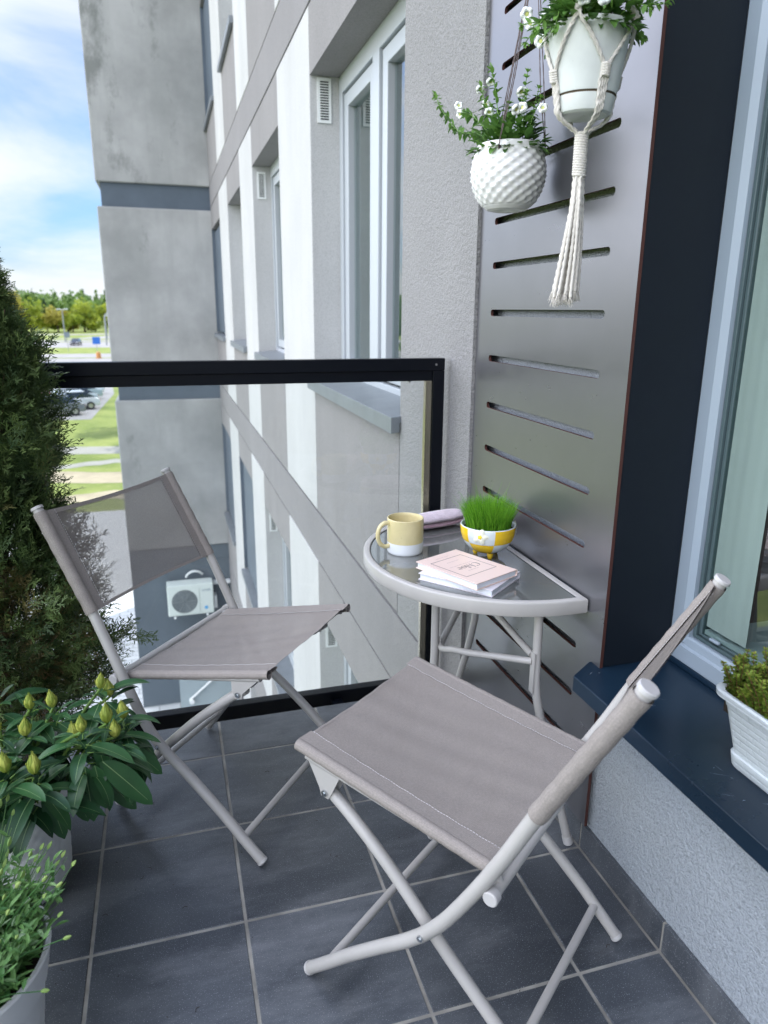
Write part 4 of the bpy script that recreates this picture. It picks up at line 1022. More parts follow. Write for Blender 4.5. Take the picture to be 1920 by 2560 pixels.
def whorl(c, n, L0, L1, el0, el1, dr, center):
    a0 = rn.uniform(0, 6.28)
    for i in range(n):
        a = a0+i*2.4+rn.uniform(-.25, .25); el = rn.uniform(el0, el1)
        d = Vector((math.cos(a)*math.cos(el), math.sin(a)*math.cos(el), math.sin(el)))
        L_ = rn.uniform(L0, L1); lv.cur = rn.uniform(0, .9); 
        b0 = c+Vector((math.cos(a), math.sin(a), 0))*.006+Vector((0, 0, rn.uniform(-.02, .004)))
        lv_tip = leaf(lv, b0+d*.010, d, (0, 0, 1), L_, L_*rn.uniform(.30, .37), dr*rn.uniform(.6, 1.3), .22, 8, .85, rib=rb)
        stm.tube([b0, b0+d*.014], [.0016, .0011], 5, caps=False)
for i, b_ in enumerate(buds):
    tip = Vector(b_)-Vector((0, 0, .028))
    base = root+Vector((rn.uniform(-.07, .09), rn.uniform(-.07, .07), 0)); midp = base.lerp(tip, .55)+Vector((0, 0, .03))
    stm.tube(smooth_path([base, midp, tip], 5), [.0055-.0025*k/10 for k in range(11)], 7, caps=False)
    whorl(tip-Vector((0, 0, .004)), 5, .030, .055, -.1, .9, .7, None)
    q_ = .66 if b_[0] > -.19 else 1
    whorl(tip-Vector((0, 0, .032)), 6, .080*q_, .115*q_, -.15, .45, .9, None)
    whorl(tip-Vector((0, 0, .075)), 5, .090*q_, .125*q_, -.45, .20, 1.1, None)
    # bud: overlapping pointed bracts around an egg
    bb = MB(); ax_ = Vector((rn.uniform(-.12, .12), rn.uniform(-.12, .12), 1)).normalized(); H = rn.uniform(.042, .050); Rb = H*.26
    _, s_, n_ = frame_from(ax_, (1, .2, 0))
    def eg(t): return Rb*(math.sin(PI*min(1, t**.74))**.85 if t < 1 else 0)*(1 if t < .5 else (1-.45*(t-.5)/.5))
    bb.cur = .3
    bb.lathe([(max(.0005, eg(k/12)*.9), k/12*H*.95) for k in range(13)], (0, 0, 0), 14)
    V0 = bb.v[:]; bb.v = [tuple(tip+s_*v[0]+n_*v[1]+ax_*v[2]) for v in V0]
    for lay in range(4):
        for k in range(5):
            a = k*2*PI/5+lay*.63+rn.uniform(-.1, .1); t0 = .02+.17*lay; t1 = min(1.04, t0+.52); bb.cur = rn.uniform(-.5, 1.2); vs = []; m_ = 6
            for q in range(m_+1):
                t = t0+(t1-t0)*q/m_; ww = .55*(math.sin(PI*(.18+.82*q/m_))**.7 if q < m_ else 0.02); rr_ = eg(min(t, .999))*.93+.0008+(.0030-.0007*lay)*(q/m_)**2
                for e in (-1, 0, 1):
                    aa = a+e*ww; r__ = rr_-(.0007 if e else 0)
                    vs.append(tip+(s_*math.cos(aa)+n_*math.sin(aa))*r__+ax_*(t*H))
            bb.add(vs, [(3*q+e, 3*q+e+1, 3*q+e+4, 3*q+e+3) for q in range(m_) for e in (0, 1)])
    on_(bb, 'flower_bud', M_bud, rh, attr=True)
# drooping leaves seen in front and on the right
for (b0, d, L_, dr) in [((-.226, 1.45, .425), (.05, -.1, -1), .135, .1), ((-.205, 1.44, .43), (.12, .0, -1), .115, .1), ((-.19, 1.45, .43), (.75, -.25, -.75), .15, .3), ((-.18, 1.47, .44), (1, -.1, -.3), .115, .6),
                        ((-.31, 1.39, .435), (.55, -.3, -.5), .115, .5), ((-.295, 1.40, .42), (.2, -.1, -1), .125, .1), ((-.34, 1.38, .42), (-.3, -.2, -1), .12, .2), ((-.15, 1.53, .44), (1, -.1, -.1), .085, .5),
                        ((-.14, 1.56, .46), (1, .0, .1), .075, .8), ((-.15, 1.52, .42), (.7, -.1, -.7), .12, .3), ((-.19, 1.68, .47), (.9, .1, .55), .10, .9), ((-.20, 1.47, .47), (.2, -.2, -1), .085, .3),
                        ((-.26, 1.46, .43), (-.7, -.4, -.1), .11, .5), ((-.25, 1.44, .40), (.15, .1, -1), .12, .1), ((-.34, 1.44, .47), (-.8, -.3, .3), .11, .5), ((-.20, 1.50, .36), (.6, 0, -.9), .12, .1)]:
    lv.cur = rn.uniform(.55, 1.05); n0 = Vector((0, -.6, .8)) if d[2] < -.6 else (0, 0, 1)
    leaf(lv, b0, d, n0, L_, L_*.335, dr, .20, 9, .85, rib=rb)
on_(lv, 'leaves', M_rl, rh, attr=True, smooth=60); on_(rb, 'leaf_ribs', M_rib, rh, smooth=0); on_(stm, 'stem', M_stem, rh)

# ---- lavender in the flared white pot
lp = thing('lavender_plant', 'bushy lavender with tiny green buds in smooth white flared pot', 'potted plant', (-.43, 1.12, 0))
pz = [(.001, .004), (.118, .004), (.124, .010), (.150, .228), (.151, .236), (.156, .240), (.166, .296), (.168, .305), (.166, .309), (.160, .309), (.157, .30), (.146, .25), (.142, .22)]
pt = MB(); pt.lathe(pz, (-.43, 1.12, 0), 80); on_(pt, 'pot', M_whitepot, lp, smooth=30)
so = MB(); so.disc((-.43, 1.12, .275), .152, 32); on_(so, 'soil', M_soil, lp, smooth=0)
M_lav = leafmat('lavender_leaf', (.040, .13, .030), (.13, .26, .07), .55, tip=(.28, .38, .24), trans=.1); M_lbud = leafmat('lavender_bud', (.20, .33, .09), (.34, .46, .14), .6)
lv = MB(); rn = random.Random(33)
def lbud(*a, **k): bd = MB(); bd.cur = rn.random(); bd.tube(*a, **k); on_(bd, 'flower_bud', M_lbud, lp, attr=True)
for i in range(560):
    a = rn.uniform(0, 2*PI); r_ = .130*math.sqrt(rn.random()); b0 = Vector((-.43+r_*math.cos(a), 1.12+r_*math.sin(a), .275))
    out_ = r_/.130; long_ = rn.random() < .17; L_ = rn.uniform(.13, .22) if long_ else rn.uniform(.06, .15)
    lean = rn.uniform(.05, .40)*out_+rn.uniform(0, .16); d = Vector((math.cos(a)*lean, math.sin(a)*lean, 1)).normalized()
    bx = Vector((rn.uniform(-.03, .03), rn.uniform(-.03, .03), 0)); pts = [b0, b0+d*L_*.5+bx*.5, b0+d*L_+bx+Vector((math.cos(a), math.sin(a), 0))*out_*.03]; pth = smooth_path(pts, 4)
    lv.cur = rn.uniform(.3, .9); lv.tube(pth, [.0011-.0005*k/8 for k in range(9)], 5, caps=False)
    nl = int(L_/.010*(.55 if long_ else 1.0))
    for k in range(nl):
        t = (k+.3)/nl*(.62 if long_ else 1.0); p = pth[min(8, int(t*8))]; la = rn.uniform(0, 2*PI); el = rn.uniform(.1, 1.0)
        ld = Vector((math.cos(la)*math.cos(el), math.sin(la)*math.cos(el), math.sin(el))); lv.cur = rn.uniform(0, 1)+(rn.random() < .12)*1.0
        leaf(lv, p, ld, (0, 0, 1), rn.uniform(.018, .034), rn.uniform(.0058, .0085), rn.uniform(-.2, .8), .3, 4, .8)
    if long_:
        p = pth[-1]; dd = (pth[-1]-pth[-2]).normalized(); hb = rn.uniform(.010, .016)
        lbud([p-dd*.001, p+dd*hb*.25, p+dd*hb*.6, p+dd*hb], [.0012, .0031, .0028, .0007], 7, lobes=4, la=.25)
for (bx, by, bz, tx, ty, tz) in [(-.36, 1.06, .28, -.22, 1.02, .40), (-.34, 1.10, .28, -.235, 1.09, .44), (-.35, 1.08, .28, -.245, 1.05, .49), (-.36, 1.02, .28, -.25, .97, .36), (-.40, 1.05, .28, -.27, 1.00, .53)]:
    pth = smooth_path([(bx, by, bz), ((bx+tx)/2-.01, (by+ty)/2, (bz+tz)/2+.02), (tx, ty, tz)], 4); lv.tube(pth, .0010, 5, caps=False); dd = (pth[-1]-pth[-2]).normalized(); lbud([pth[-1], pth[-1]+dd*.004, pth[-1]+dd*.010, pth[-1]+dd*.014], [.0012, .0033, .003, .0008], 7)
on_(lv, 'leaves', M_lav, lp, attr=True, smooth=60)

# ---- petunias
M_pl = leafmat('petunia_leaf', (.055, .14, .028), (.18, .35, .07), .5, tip=(.26, .42, .10), trans=.3)
M_pf = simple('white_petal', (.80, .83, .80), .6); M_pc = simple('petal_throat', (.55, .58, .18), .6)
M_pf.node_tree.nodes['Principled BSDF'].inputs['Subsurface Weight'].default_value = 0
def petunia_stem(lv, pts, rn, lf=.022, dens=.010, tw=1.0):
    pth = smooth_path(pts, 6); n = len(pth); ln = sum((pth[i+1]-pth[i]).length for i in range(n-1)); lv.cur = rn.uniform(.7, 1.2)
    lv.tube(pth, [.0017-.0009*k/(n-1) for k in range(n)], 6, caps=False); k = int(ln/dens)
    for j in range(k):
        t = (j+.5)/k; p = pth[min(n-1, int(t*(n-1)+.5))]; dd = (pth[min(n-1, int(t*(n-1))+1)]-pth[max(0, int(t*(n-1))-1)]).normalized()
        a = j*2.4+rn.uniform(-.4, .4); _, s_, n_ = frame_from(dd, (0, .3, 1)); ld = (s_*math.cos(a)+n_*math.sin(a))*rn.uniform(.7, 1.0)+dd*rn.uniform(.25, .8)
        lv.cur = rn.uniform(0, .75)+(.35 if t > .8 else 0); L_ = lf*rn.uniform(.75, 1.25)*(1-.45*t)
        leaf(lv, p, ld, (0, 0, 1), L_, L_*rn.uniform(.42, .58), rn.uniform(.1, .9), .18, 5, .8)
    for j in range(7):
        a = j*.9; _, s_, n_ = frame_from((pth[-1]-pth[-2]), (0, .3, 1)); lv.cur = 1.1
        leaf(lv, pth[-1], (s_*math.cos(a)+n_*math.sin(a))*.8+(pth[-1]-pth[-2]).normalized(), (0, 0, 1), .012, .0045, .2, .2, 3)
def flower(root, p, d, R_=.016):
    d, s, n = frame_from(d, (0, .2, 1)); mb, ht = MB(), MB(); p = Vector(p)
    def fn(u, v):
        th_ = 2*PI*v; lob = .80+.20*abs(math.cos(2.5*th_))**.6
        if u < .35: r_ = R_*(.10+.25*u/.35); h = -.016+.016*(u/.35)
        else: q = (u-.35)/.65; r_ = R_*(.35+.65*q*lob); h = .0035*q*(1-q)*3+.0016*math.cos(5*th_)*q-.002*q*q
        return tuple(p+(s*math.cos(th_)+n*math.sin(th_))*r_+d*h)
    mb.grid(fn, 7, 40); o = on_(mb, 'flower', M_pf, root, smooth=70)
    ht.tube([p-d*.020, p-d*.008, p-d*.0015], [.0016, .0024, .0038], 8); h_ = ht.build('throat', M_pc, None); h_.parent = o
def scatter_foliage(lv, c, rx, rz_, n, rn, zmin, lf=.022):
    for i in range(n):
        d = rdir(rn, -.2, 1); q = rn.random()**.5; p = Vector((c[0]+d.x*rx*q, c[1]+d.y*rx*q, c[2]+max(0, d.z)*rz_*q)); p.z = max(p.z, zmin)
        lv.cur = rn.uniform(0, .6); L_ = lf*rn.uniform(.7, 1.3); leaf(lv, p, d+Vector((0, 0, rn.uniform(-.3, .6))), (0, 0, 1), L_, L_*rn.uniform(.45, .6), rn.uniform(0, 1), .18, 5, .8)

# bumpy hanging pot
bc = Vector((.835, 1.757, 1.600))
hp_ = thing('hanging_petunia_pot', 'white bubble textured round pot of petunias hanging on brown cords', 'hanging pot', bc)
M_cer = simple('white_ceramic', (.74, .74, .73), .22, var=.03, vscale=20)
prof = [(.001, .004), (.040, .0), (.052, .003), (.066, .013), (.078, .028), (.0885, .048), (.0945, .070), (.0955, .090), (.0925, .110), (.0870, .130), (.0835, .142), (.0825, .147), (.080, .1485), (.077, .147), (.076, .135), (.080, .10)]
dense = []
for (r0, z0), (r1, z1) in zip(prof[:-1], prof[1:]):
    k = max(1, int(math.hypot(r1-r0, z1-z0)/.0011)) if z0 < .142 and r0 > .03 and (z1 > z0) else 2
    dense += [(r0+(r1-r0)*i/k, z0+(z1-z0)*i/k) for i in range(k)]
dense.append(prof[-1])
def bf(r_, z, a):
    r_ = r_*.94
    if z < .010 or z > .134 or r_ < .05: return r_
    b_ = .5+.5*math.cos(18*a)*math.cos(PI*z/.0112); e = min(1, (z-.010)/.006, (.134-z)/.006)
    return r_+.0042*b_**1.5*e-.0008
pt = MB(); pt.lathe(dense, bc, 300, fn=bf); on_(pt, 'pot', M_cer, hp_, smooth=70)
so = MB(); so.disc(bc+Vector((0, 0, .135)), .0765, 32); on_(so, 'soil', M_soil, hp_, smooth=0)
M_cord = simple('brown_waxed_cord', (.10, .075, .07), .8, var=.3, vscale=300)
hook = Vector((.930, 1.856, 2.215))
ct = Vector((-.835, -1.757, 0)).normalized(); rtv = Vector((-ct.y, ct.x, 0))      # towards the camera; to its right
cd = MB(); holes = []
for al in (-16, 96, 205):
    hd_ = ct*math.cos(R(al))+rtv*math.sin(R(al)); hpnt = bc+hd_*.082+Vector((0, 0, .131)); holes.append((hpnt, hd_))
    for off_ in (-.0016, .0020):
        e = rtv*off_; a = hpnt+hd_*.002
        pth = [a+Vector((0, 0, -.002)), a+hd_*.002+Vector((0, 0, .010)), a.lerp(hook, .3)+e*2.2, a.lerp(hook, .6)+e*1.5-Vector((0, 0, 0)), hook+e]
        cd.tube(smooth_path(pth, 14), .00125, 6, lobes=2, twist=700, la=.25)
on_(cd, 'cord', M_cord, hp_)
for p, d in holes: hl = MB(); hl.tube([p-d*.001, p+d*.0022], .0042, 14); on_(hl, 'cord_hole', M_dark_rubber, hp_)
hk = MB(); hk.tube(smooth_path([hook+Vector((.024, 0, .012)), hook+Vector((.012, 0, .014)), hook+Vector((0, 0, .006)), hook+Vector((-.003, 0, -.004)), hook+Vector((-.008, 0, .006))], 5), .0018, 8); on_(hk, 'hook', M_black, hp_)
lv = MB(); rn = random.Random(8); tp = bc+Vector((0, 0, .135))
stems = [[tp+Vector((-.02, .03, 0)), Vector((.80, 1.86, 1.79)), Vector((.795, 1.99, 1.825)), Vector((.798, 2.12, 1.90)), Vector((.80, 2.20, 1.965))],
         [tp+Vector((.01, .03, 0)), Vector((.825, 1.80, 1.80)), Vector((.828, 1.835, 1.88)), Vector((.83, 1.875, 1.948))],
         [tp+Vector((.0, .0, 0)), Vector((.82, 1.80, 1.79)), Vector((.81, 1.85, 1.85)), Vector((.815, 1.90, 1.915))],
         [tp+Vector((.02, -.02, 0)), Vector((.845, 1.73, 1.80)), Vector((.85, 1.712, 1.895))], [tp+Vector((.03, -.03, 0)), Vector((.86, 1.70, 1.79)), Vector((.872, 1.682, 1.835))],
         [tp+Vector((-.03, .0, 0)), Vector((.79, 1.80, 1.79)), Vector((.78, 1.88, 1.84)), Vector((.79, 1.95, 1.86))], [tp+Vector((.03, -.02, 0)), Vector((.87, 1.72, 1.80)), Vector((.875, 1.70, 1.86))],
         [tp+Vector((-.01, -.02, 0)), Vector((.82, 1.74, 1.79)), Vector((.815, 1.73, 1.83))], [tp+Vector((.0, .04, 0)), Vector((.83, 1.83, 1.80)), Vector((.83, 1.87, 1.86))],
         [tp+Vector((.03, .02, 0)), Vector((.865, 1.76, 1.81)), Vector((.87, 1.76, 1.86))], [tp+Vector((.02, -.03, 0)), Vector((.85, 1.72, 1.80)), Vector((.845, 1.70, 1.85))]]
for s_ in stems: petunia_stem(lv, s_, rn, .027, .0052)
scatter_foliage(lv, tp, .085, .075, 420, rn, tp.z, .025)
on_(lv, 'leaves', M_pl, hp_, attr=True, smooth=60)
cdir = Vector((-.4, -.85, -.2))
for p in [(.80, 2.009, 1.892), (.79, 1.976, 1.862), (.78, 1.615, 1.79), (.84, 1.961, 1.921), (.835, 1.91, 1.873), (.86, 1.646, 1.808), (.84, 1.717, 1.855), (.838, 1.891, 1.92), (.81, 1.83, 1.835), (.80, 1.63, 1.80)]:
    flower(hp_, p, cdir+rdir(rn)*.55, .0125)

# macrame hanger with its pot
mc = Vector((.800, 1.365, 1.722))
ct = Vector((-mc.x, -mc.y, 0)).normalized(); rtv = Vector((-ct.y, ct.x, 0))
pp_ = thing('petunia_pot', 'smooth tapered white plastic pot of petunias held in the macrame hanger', 'flower pot', mc)
M_pl_pot = simple('speckled_white_pot', (.66, .68, .66), .45); speckle(M_pl_pot, (.64, .67, .65), (.35, .36, .33), 260, .74)
pt = MB(); pt.lathe([(.001, .003), (.044, .0), (.0500, .003), (.0520, .008), (.0560, .030)], mc, 72); pt.lathe([(.0575, .0335), (.0595, .039), (.0752, .139), (.0768, .143), (.0768, .147), (.0740, .147), (.072, .137), (.070, .12)], mc, 72)
on_(pt, 'pot', M_pl_pot, pp_, smooth=30)
gv = MB(); gv.lathe([(.0560, .030), (.0548, .0305), (.0548, .033), (.0578, .0337)], mc, 72); on_(gv, 'saucer_gap', simple('brown_gap', (.12, .09, .06), .8), pp_)
so = MB(); so.disc(mc+Vector((0, 0, .132)), .0715, 32); on_(so, 'soil', M_soil, pp_, smooth=0)
hg = thing('macrame_hanger', 'cream cotton macrame plant hanger with wrapped knot and long frayed tassel', 'plant hanger', mc)
M_rope = simple('cotton_rope', (.60, .57, .52), .9, var=.08, vscale=120, bscale=900, bstr=.4, bdist=.001)
def V_(al, r_, z): return mc+(ct*math.cos(R(al))+rtv*math.sin(R(al)))*r_+Vector((0, 0, z))
def rope(mb, pts, r_=.0030, sub=8): mb.tube(smooth_path(pts, sub), r_, 9, lobes=2, twist=210, la=.30)
def prr(z): return .0505+(.0768-.0505)*(z/.147)
net = MB()
PH = -15
apex = V_(0, 0, 0)+Vector((.01, .02, .42))
for k in range(4):
    al = PH+90*k; rimp = V_(al, .084, .153)
    # braided column above the rim
    for j in range(4):
        pts = []
        for i in range(34):
            t = i/33; c = rimp.lerp(apex, t); ph_ = 2*PI*(t*11+j/4); _, s_, n_ = frame_from(apex-rimp, (0, 1, .1)); pts.append(c+s_*.0058*math.cos(ph_)+n_*.0034*math.sin(2*ph_))
        net.tube(pts, .0031, 8, lobes=3, twist=330, la=.2)
    for sg in (1, -1):
        for e in (-.0028, .0034):
            a2 = al+sg*45; kz = .062
            pts = [rimp+V_(al, .001, 0)-mc]
            for t in (.0, .25, .5, .75, 1.0):
                aa = al+sg*(3+40*t); z = .145-(.145-kz-.006)*t; pts.append(V_(aa+e*sg*260*(1-t*.5), prr(z)+.0042+.002*(1-t), z))
            rope(net, pts, .0029, 6)
    al2 = al+45; kz = .062; kc = V_(al2, prr(kz)+.006, kz)
    tdir = (rtv*math.cos(R(al2))-ct*math.sin(R(al2)))
    knots = MB()
    for j in range(5):
        zz = kz+.008-.004*j
        knots.tube(smooth_path([V_(al2-7, prr(zz)+.004, zz), V_(al2-3, prr(zz)+.0105, zz+.001), V_(al2+3, prr(zz)+.0105, zz-.001), V_(al2+7, prr(zz)+.004, zz)], 4), .0030, 8, lobes=3, twist=330, la=.2)
    on_(knots, 'knot', M_rope, hg)
    for j in range(4):
        e = (j-1.5)*3.6
        pts = [V_(al2+e*.7, prr(.056)+.006, .056)]+[V_(al2+e*(1.2-.25*t), prr(.05*(1-t))+.0045, .05-.048*t) for t in (0, .35, .7, 1)]+[V_(al2+e*.7, .040, -.012), V_(al2+e, .020, -.022), V_(al2+e, .009, -.032)]
        rope(net, pts, .0029, 6)
on_(net, 'rope_net', M_rope, hg)
wz0, wz1 = -.026, -.104
wr = MB(); pts = []
for i in range(560):
    t = i/559; a = 2*PI*17*t; pts.append(mc+Vector((.0105*math.cos(a), .0105*math.sin(a), wz0+(wz1-wz0)*t+.0012*math.sin(a*1.0))))
wr.tube(pts, .0030, 8, lobes=3, twist=330, la=.2); wr.tube([mc+Vector((0, 0, wz0)), mc+Vector((0, 0, wz1))], .009, 12); on_(wr, 'wrapped_knot', M_rope, hg)
ts, fray = MB(), MB(); rn = random.Random(2)
for i in range(17):
    a = i*2.4; q = math.sqrt((i+.5)/17); x0, y0 = .0095*q*math.cos(a), .0095*q*math.sin(a); sp = 3.1
    end = mc+Vector((x0*sp, y0*sp, -.340+rn.uniform(-.008, .010)))+(-rtv)*.010
    pts = [mc+Vector((x0, y0, wz1+.004)), mc+Vector((x0*1.5, y0*1.5, wz1-.06))+Vector((rn.uniform(-.002, .002), rn.uniform(-.002, .002), 0)), mc+Vector((x0*2.3, y0*2.3, wz1-.14))-rtv*.004, end+Vector((0, 0, .016))]
    rope(ts, pts, .0031, 12)
    for j in range(34):
        d = Vector((rn.uniform(-1, 1), rn.uniform(-1, 1), -2.4)).normalized(); l = rn.uniform(.012, .024); b0 = end+Vector((rn.uniform(-.002, .002), rn.uniform(-.002, .002), .018))
        fray.tube([b0, b0+d*l*.5, b0+d*l*.8+Vector((rn.uniform(-.003, .003), rn.uniform(-.003, .003), -l*.2))], [.0006, .0005, .0003], 3, caps=False)
on_(ts, 'tassel', M_rope, hg); on_(fray, 'frayed_ends', M_rope, hg)
lv = MB(); rn = random.Random(18); tp = mc+Vector((0, 0, .137))
for i in range(20):
    a = rn.uniform(0, 6.28); e0 = Vector((math.cos(a), math.sin(a), 0)); rr_ = rn.uniform(.02, .055); hh_ = rn.uniform(.03, .14); ou = rn.uniform(.04, .085)
    petunia_stem(lv, [tp+e0*rr_, tp+e0*(rr_+ou*.5)+Vector((0, 0, hh_*.7)), tp+e0*(rr_+ou)+Vector((0, 0, hh_))], rn, .026, .0066)
for al, ex, ez in ((-75, .118, -.012), (-60, .11, .0), (-95, .125, .03), (-40, .095, -.008), (75, .13, .03), (60, .115, .02), (100, .10, -.005), (20, .09, .03), (-10, .08, .05), (85, .14, .05)):
    petunia_stem(lv, [tp+V_(al, .04, 0)-mc, tp+V_(al, .078, .030)-mc, tp+V_(al, ex, ez)-mc], rn, .028, .0066)
scatter_foliage(lv, tp, .085, .09, 520, rn, tp.z, .026)
on_(lv, 'leaves', M_pl, pp_, attr=True, smooth=60)
for p in [(.76, 1.549, 1.950), (.762, 1.535, 1.93), (.765, 1.492, 1.885), (.76, 1.425, 1.921), (.75, 1.447, 1.905), (.75, 1.389, 1.905), (.74, 1.285, 1.885), (.745, 1.230, 1.870), (.735, 1.41, 1.890), (.76, 1.215, 1.895), (.80, 1.20, 1.90)]:
    flower(pp_, p, cdir+rdir(rn)*.7+Vector((0, 0, -.2)), .0135)

# ---- herb box on the sill
hb = thing('herb_planter', 'long white basket weave planter filled with yellow green thyme on navy sill', 'planter', (1.03, .73, .5365))
def rrect(x0, x1, y0, y1, r_, n=6):
    o = []
    for cx, cy, a0 in ((x1-r_, y1-r_, 0), (x0+r_, y1-r_, 90), (x0+r_, y0+r_, 180), (x1-r_, y0+r_, 270)):
        for i in range(n+1): a = R(a0+90*i/n); o.append((cx+r_*math.cos(a), cy+r_*math.sin(a)))
    return o
mb = MB(); Z0 = .5365
secs = [(.975, 1.092, .45, .926, .018, .0), (.972, 1.094, .447, .930, .022, .004), (.970, 1.096, .445, .934, .022, .024), (.973, 1.093, .448, .930, .022, .026), (.960, 1.108, .43, .958, .026, .118), (.948, 1.120, .42, .972, .030, .121), (.947, 1.121, .419, .973, .030, .130), (.951, 1.117, .423, .968, .028, .1325), (.958, 1.110, .43, .960, .026, .131), (.962, 1.106, .434, .956, .024, .105)]
rows = [[(x, y+.03, Z0+z*1.12) for x, y in rrect(a, b_, c, d, r_)] for a, b_, c, d, r_, z in secs]; n = len(rows[0])
mb.add([v for r_ in rows for v in r_], [(i*n+j, i*n+(j+1) % n, (i+1)*n+(j+1) % n, (i+1)*n+j) for i in range(len(rows)-1) for j in range(n)]+[tuple(range(n))])
M_bask, nt, N_, L_n, b_n = newmat('basket_weave_plastic'); b_n.inputs['Base Color'].default_value = (.62, .68, .72, 1); b_n.inputs['Roughness'].default_value = .45
ck = N_.new('ShaderNodeTexBrick'); tcx = N_.new('ShaderNodeTexCoord'); mpx = N_.new('ShaderNodeMapping'); mpx.inputs['Rotation'].default_value = (0, R(90), R(90))
sxx = N_.new('ShaderNodeSeparateXYZ'); cxx = N_.new('ShaderNodeCombineXYZ'); L_n.new(tcx.outputs['Object'], sxx.inputs[0]); L_n.new(sxx.outputs['Y'], cxx.inputs['X']); L_n.new(sxx.outputs['Z'], cxx.inputs['Y']); L_n.new(cxx.outputs[0], ck.inputs['Vector'])
ck.inputs['Scale'].default_value = 1; ck.inputs['Brick Width'].default_value = .030; ck.inputs['Row Height'].default_value = .0125; ck.inputs['Mortar Size'].default_value = .0030; ck.inputs['Mortar Smooth'].default_value = 1.0
ck.inputs['Color1'].default_value = (1, 1, 1, 1); ck.inputs['Color2'].default_value = (.8, .8, .8, 1); ck.inputs['Mortar'].default_value = (0, 0, 0, 1); bump(nt, b_n, ck.outputs['Color'], .35, .002)
on_(mb, 'box', M_bask, hb, smooth=40)
so = MB(); so.box(.967, 1.101, .47, .98, Z0+.10, Z0+.126); on_(so, 'soil', M_soil, hb, smooth=0)
M_ty = leafmat('thyme_leaf', (.09, .17, .025), (.27, .36, .05), .5, tip=(.48, .50, .11), trans=.25); M_red = simple('thyme_stem', (.16, .07, .03), .7)
lv, stt = MB(), MB(); rn = random.Random(77)
for i in range(520):
    x, y = rn.uniform(.965, 1.10), rn.uniform(.64, .99); hgt = rn.uniform(.035, .080)*(1.0 if y > .9 else 1)
    if y > .84: hgt *= 1.15
    b0 = Vector((x, y, Z0+.122)); lean = Vector((rn.uniform(-.35, .25), rn.uniform(-.3, .45), 0)); pth = smooth_path([b0, b0+lean*hgt*.4+Vector((0, 0, hgt*.55)), b0+lean*hgt+Vector((0, 0, hgt))], 5)
    stt.tube(pth, .0008, 4, caps=False); nk = int(hgt/.0048)
    for k in range(nk):
        t = .25+.75*(k+.5)/nk; p = pth[min(10, int(t*10))]; a0 = k*1.57+rn.uniform(-.3, .3)
        for e in (0, PI/2, PI, 1.5*PI):
            d = Vector((math.cos(a0+e), math.sin(a0+e), rn.uniform(.1, .7))); lv.cur = rn.uniform(0, .9)+(.4 if t > .85 else 0)
            L_ = rn.uniform(.0075, .0115)*(1.1-.30*t); leaf(lv, p, d, (0, 0, 1), L_, L_*.62, rn.uniform(-.3, .6), .25, 3, .75)
on_(lv, 'leaves', M_ty, hb, attr=True, smooth=60); on_(stt, 'stem', M_red, hb)

# ================================================================== DISTANCE: air conditioner, cars, lamps, signs, trees
ac = thing('air_conditioner', 'white air conditioner outdoor unit with round fan grille on the dark blue wall', 'air conditioner', (.13, 13.9, -4.46))
M_acw = simple('ac_casing', (.60, .66, .62), .5); M_acg = simple('fan_grille_dark', (.11, .13, .14), .6); M_blue = simple('blue_sticker', (.08, .33, .62), .4)
y0 = 13.66; mb = MB(); mb.box(-.30, .575, y0, 13.98, -4.46, -3.83); on_(mb, 'casing', M_acw, ac, smooth=0, bevel=.012)
mb = MB(); mb.box(-.285, .305, y0-.012, y0-.001, -4.43, -3.90); on_(mb, 'front_frame', M_acw, ac, smooth=0, bevel=.008)
g_ = MB(); ccx, ccz = .02, -4.165
g_.add([(ccx+.245*math.cos(2*PI*i/40), y0-.0125, ccz+.245*math.sin(2*PI*i/40)) for i in range(40)], [tuple(range(40))]); fgr = on_(g_, 'fan_grille', M_acg, ac, smooth=0)
g_ = MB()
for r_ in [.03+.022*i for i in range(10)]: g_.tube([(ccx+r_*math.cos(2*PI*i/30), y0-.020, ccz+r_*math.sin(2*PI*i/30)) for i in range(30)], .0028, 4, closed=True)
for a in range(6): g_.tube([(ccx+.02*math.cos(a*PI/3), y0-.02, ccz+.02*math.sin(a*PI/3)), (ccx+.24*math.cos(a*PI/3), y0-.02, ccz+.24*math.sin(a*PI/3))], .0035, 4)
g2 = g_.build('grille_wire', simple('grille_wire_grey', (.30, .34, .34), .5), None); g2.parent = fgr
mb = MB(); mb.box(.335, .56, y0-.004, y0-.0005, -4.43, -3.90); on_(mb, 'side_panel', M_acw, ac, smooth=0)
mb = MB(); mb.add([(.425+.035*math.cos(2*PI*i/20), y0-.006, -4.33+.035*math.sin(2*PI*i/20)) for i in range(20)], [tuple(range(20))]); on_(mb, 'round_sticker', M_blue, ac, smooth=0)
def PA(a, c, h): return (a, y0-.0065, c)
cu = fonttext('HAIER', .062, 0, 0, simple('faded_blue_lettering', (.12, .20, .28), .5), 'lettering', None, lambda a, c, h: (.445+a*1.0, y0-.0065, -3.965-c), 0)
cu.parent = ac; cu.matrix_parent_inverse = Matrix.Translation(-ac.location)
mb = MB(); mb.tube(smooth_path([(.08, 14.02, -3.80), (.12, 13.98, -3.72), (.22, 13.97, -3.67), (.33, 13.98, -3.69), (.40, 14.02, -3.76)], 5), .022, 8); on_(mb, 'hose', M_plastic, ac)
mb = MB(); mb.box(.58, .64, 13.75, 13.95, -4.40, -4.15); mb.box(-.20, -.16, 13.62, 14.1, -4.50, -4.465); mb.box(.42, .46, 13.62, 14.1, -4.50, -4.465); mb.box(.60, .93, 13.95, 14.05, -3.98, -3.92); on_(mb, 'bracket', M_plastic, ac, smooth=0)

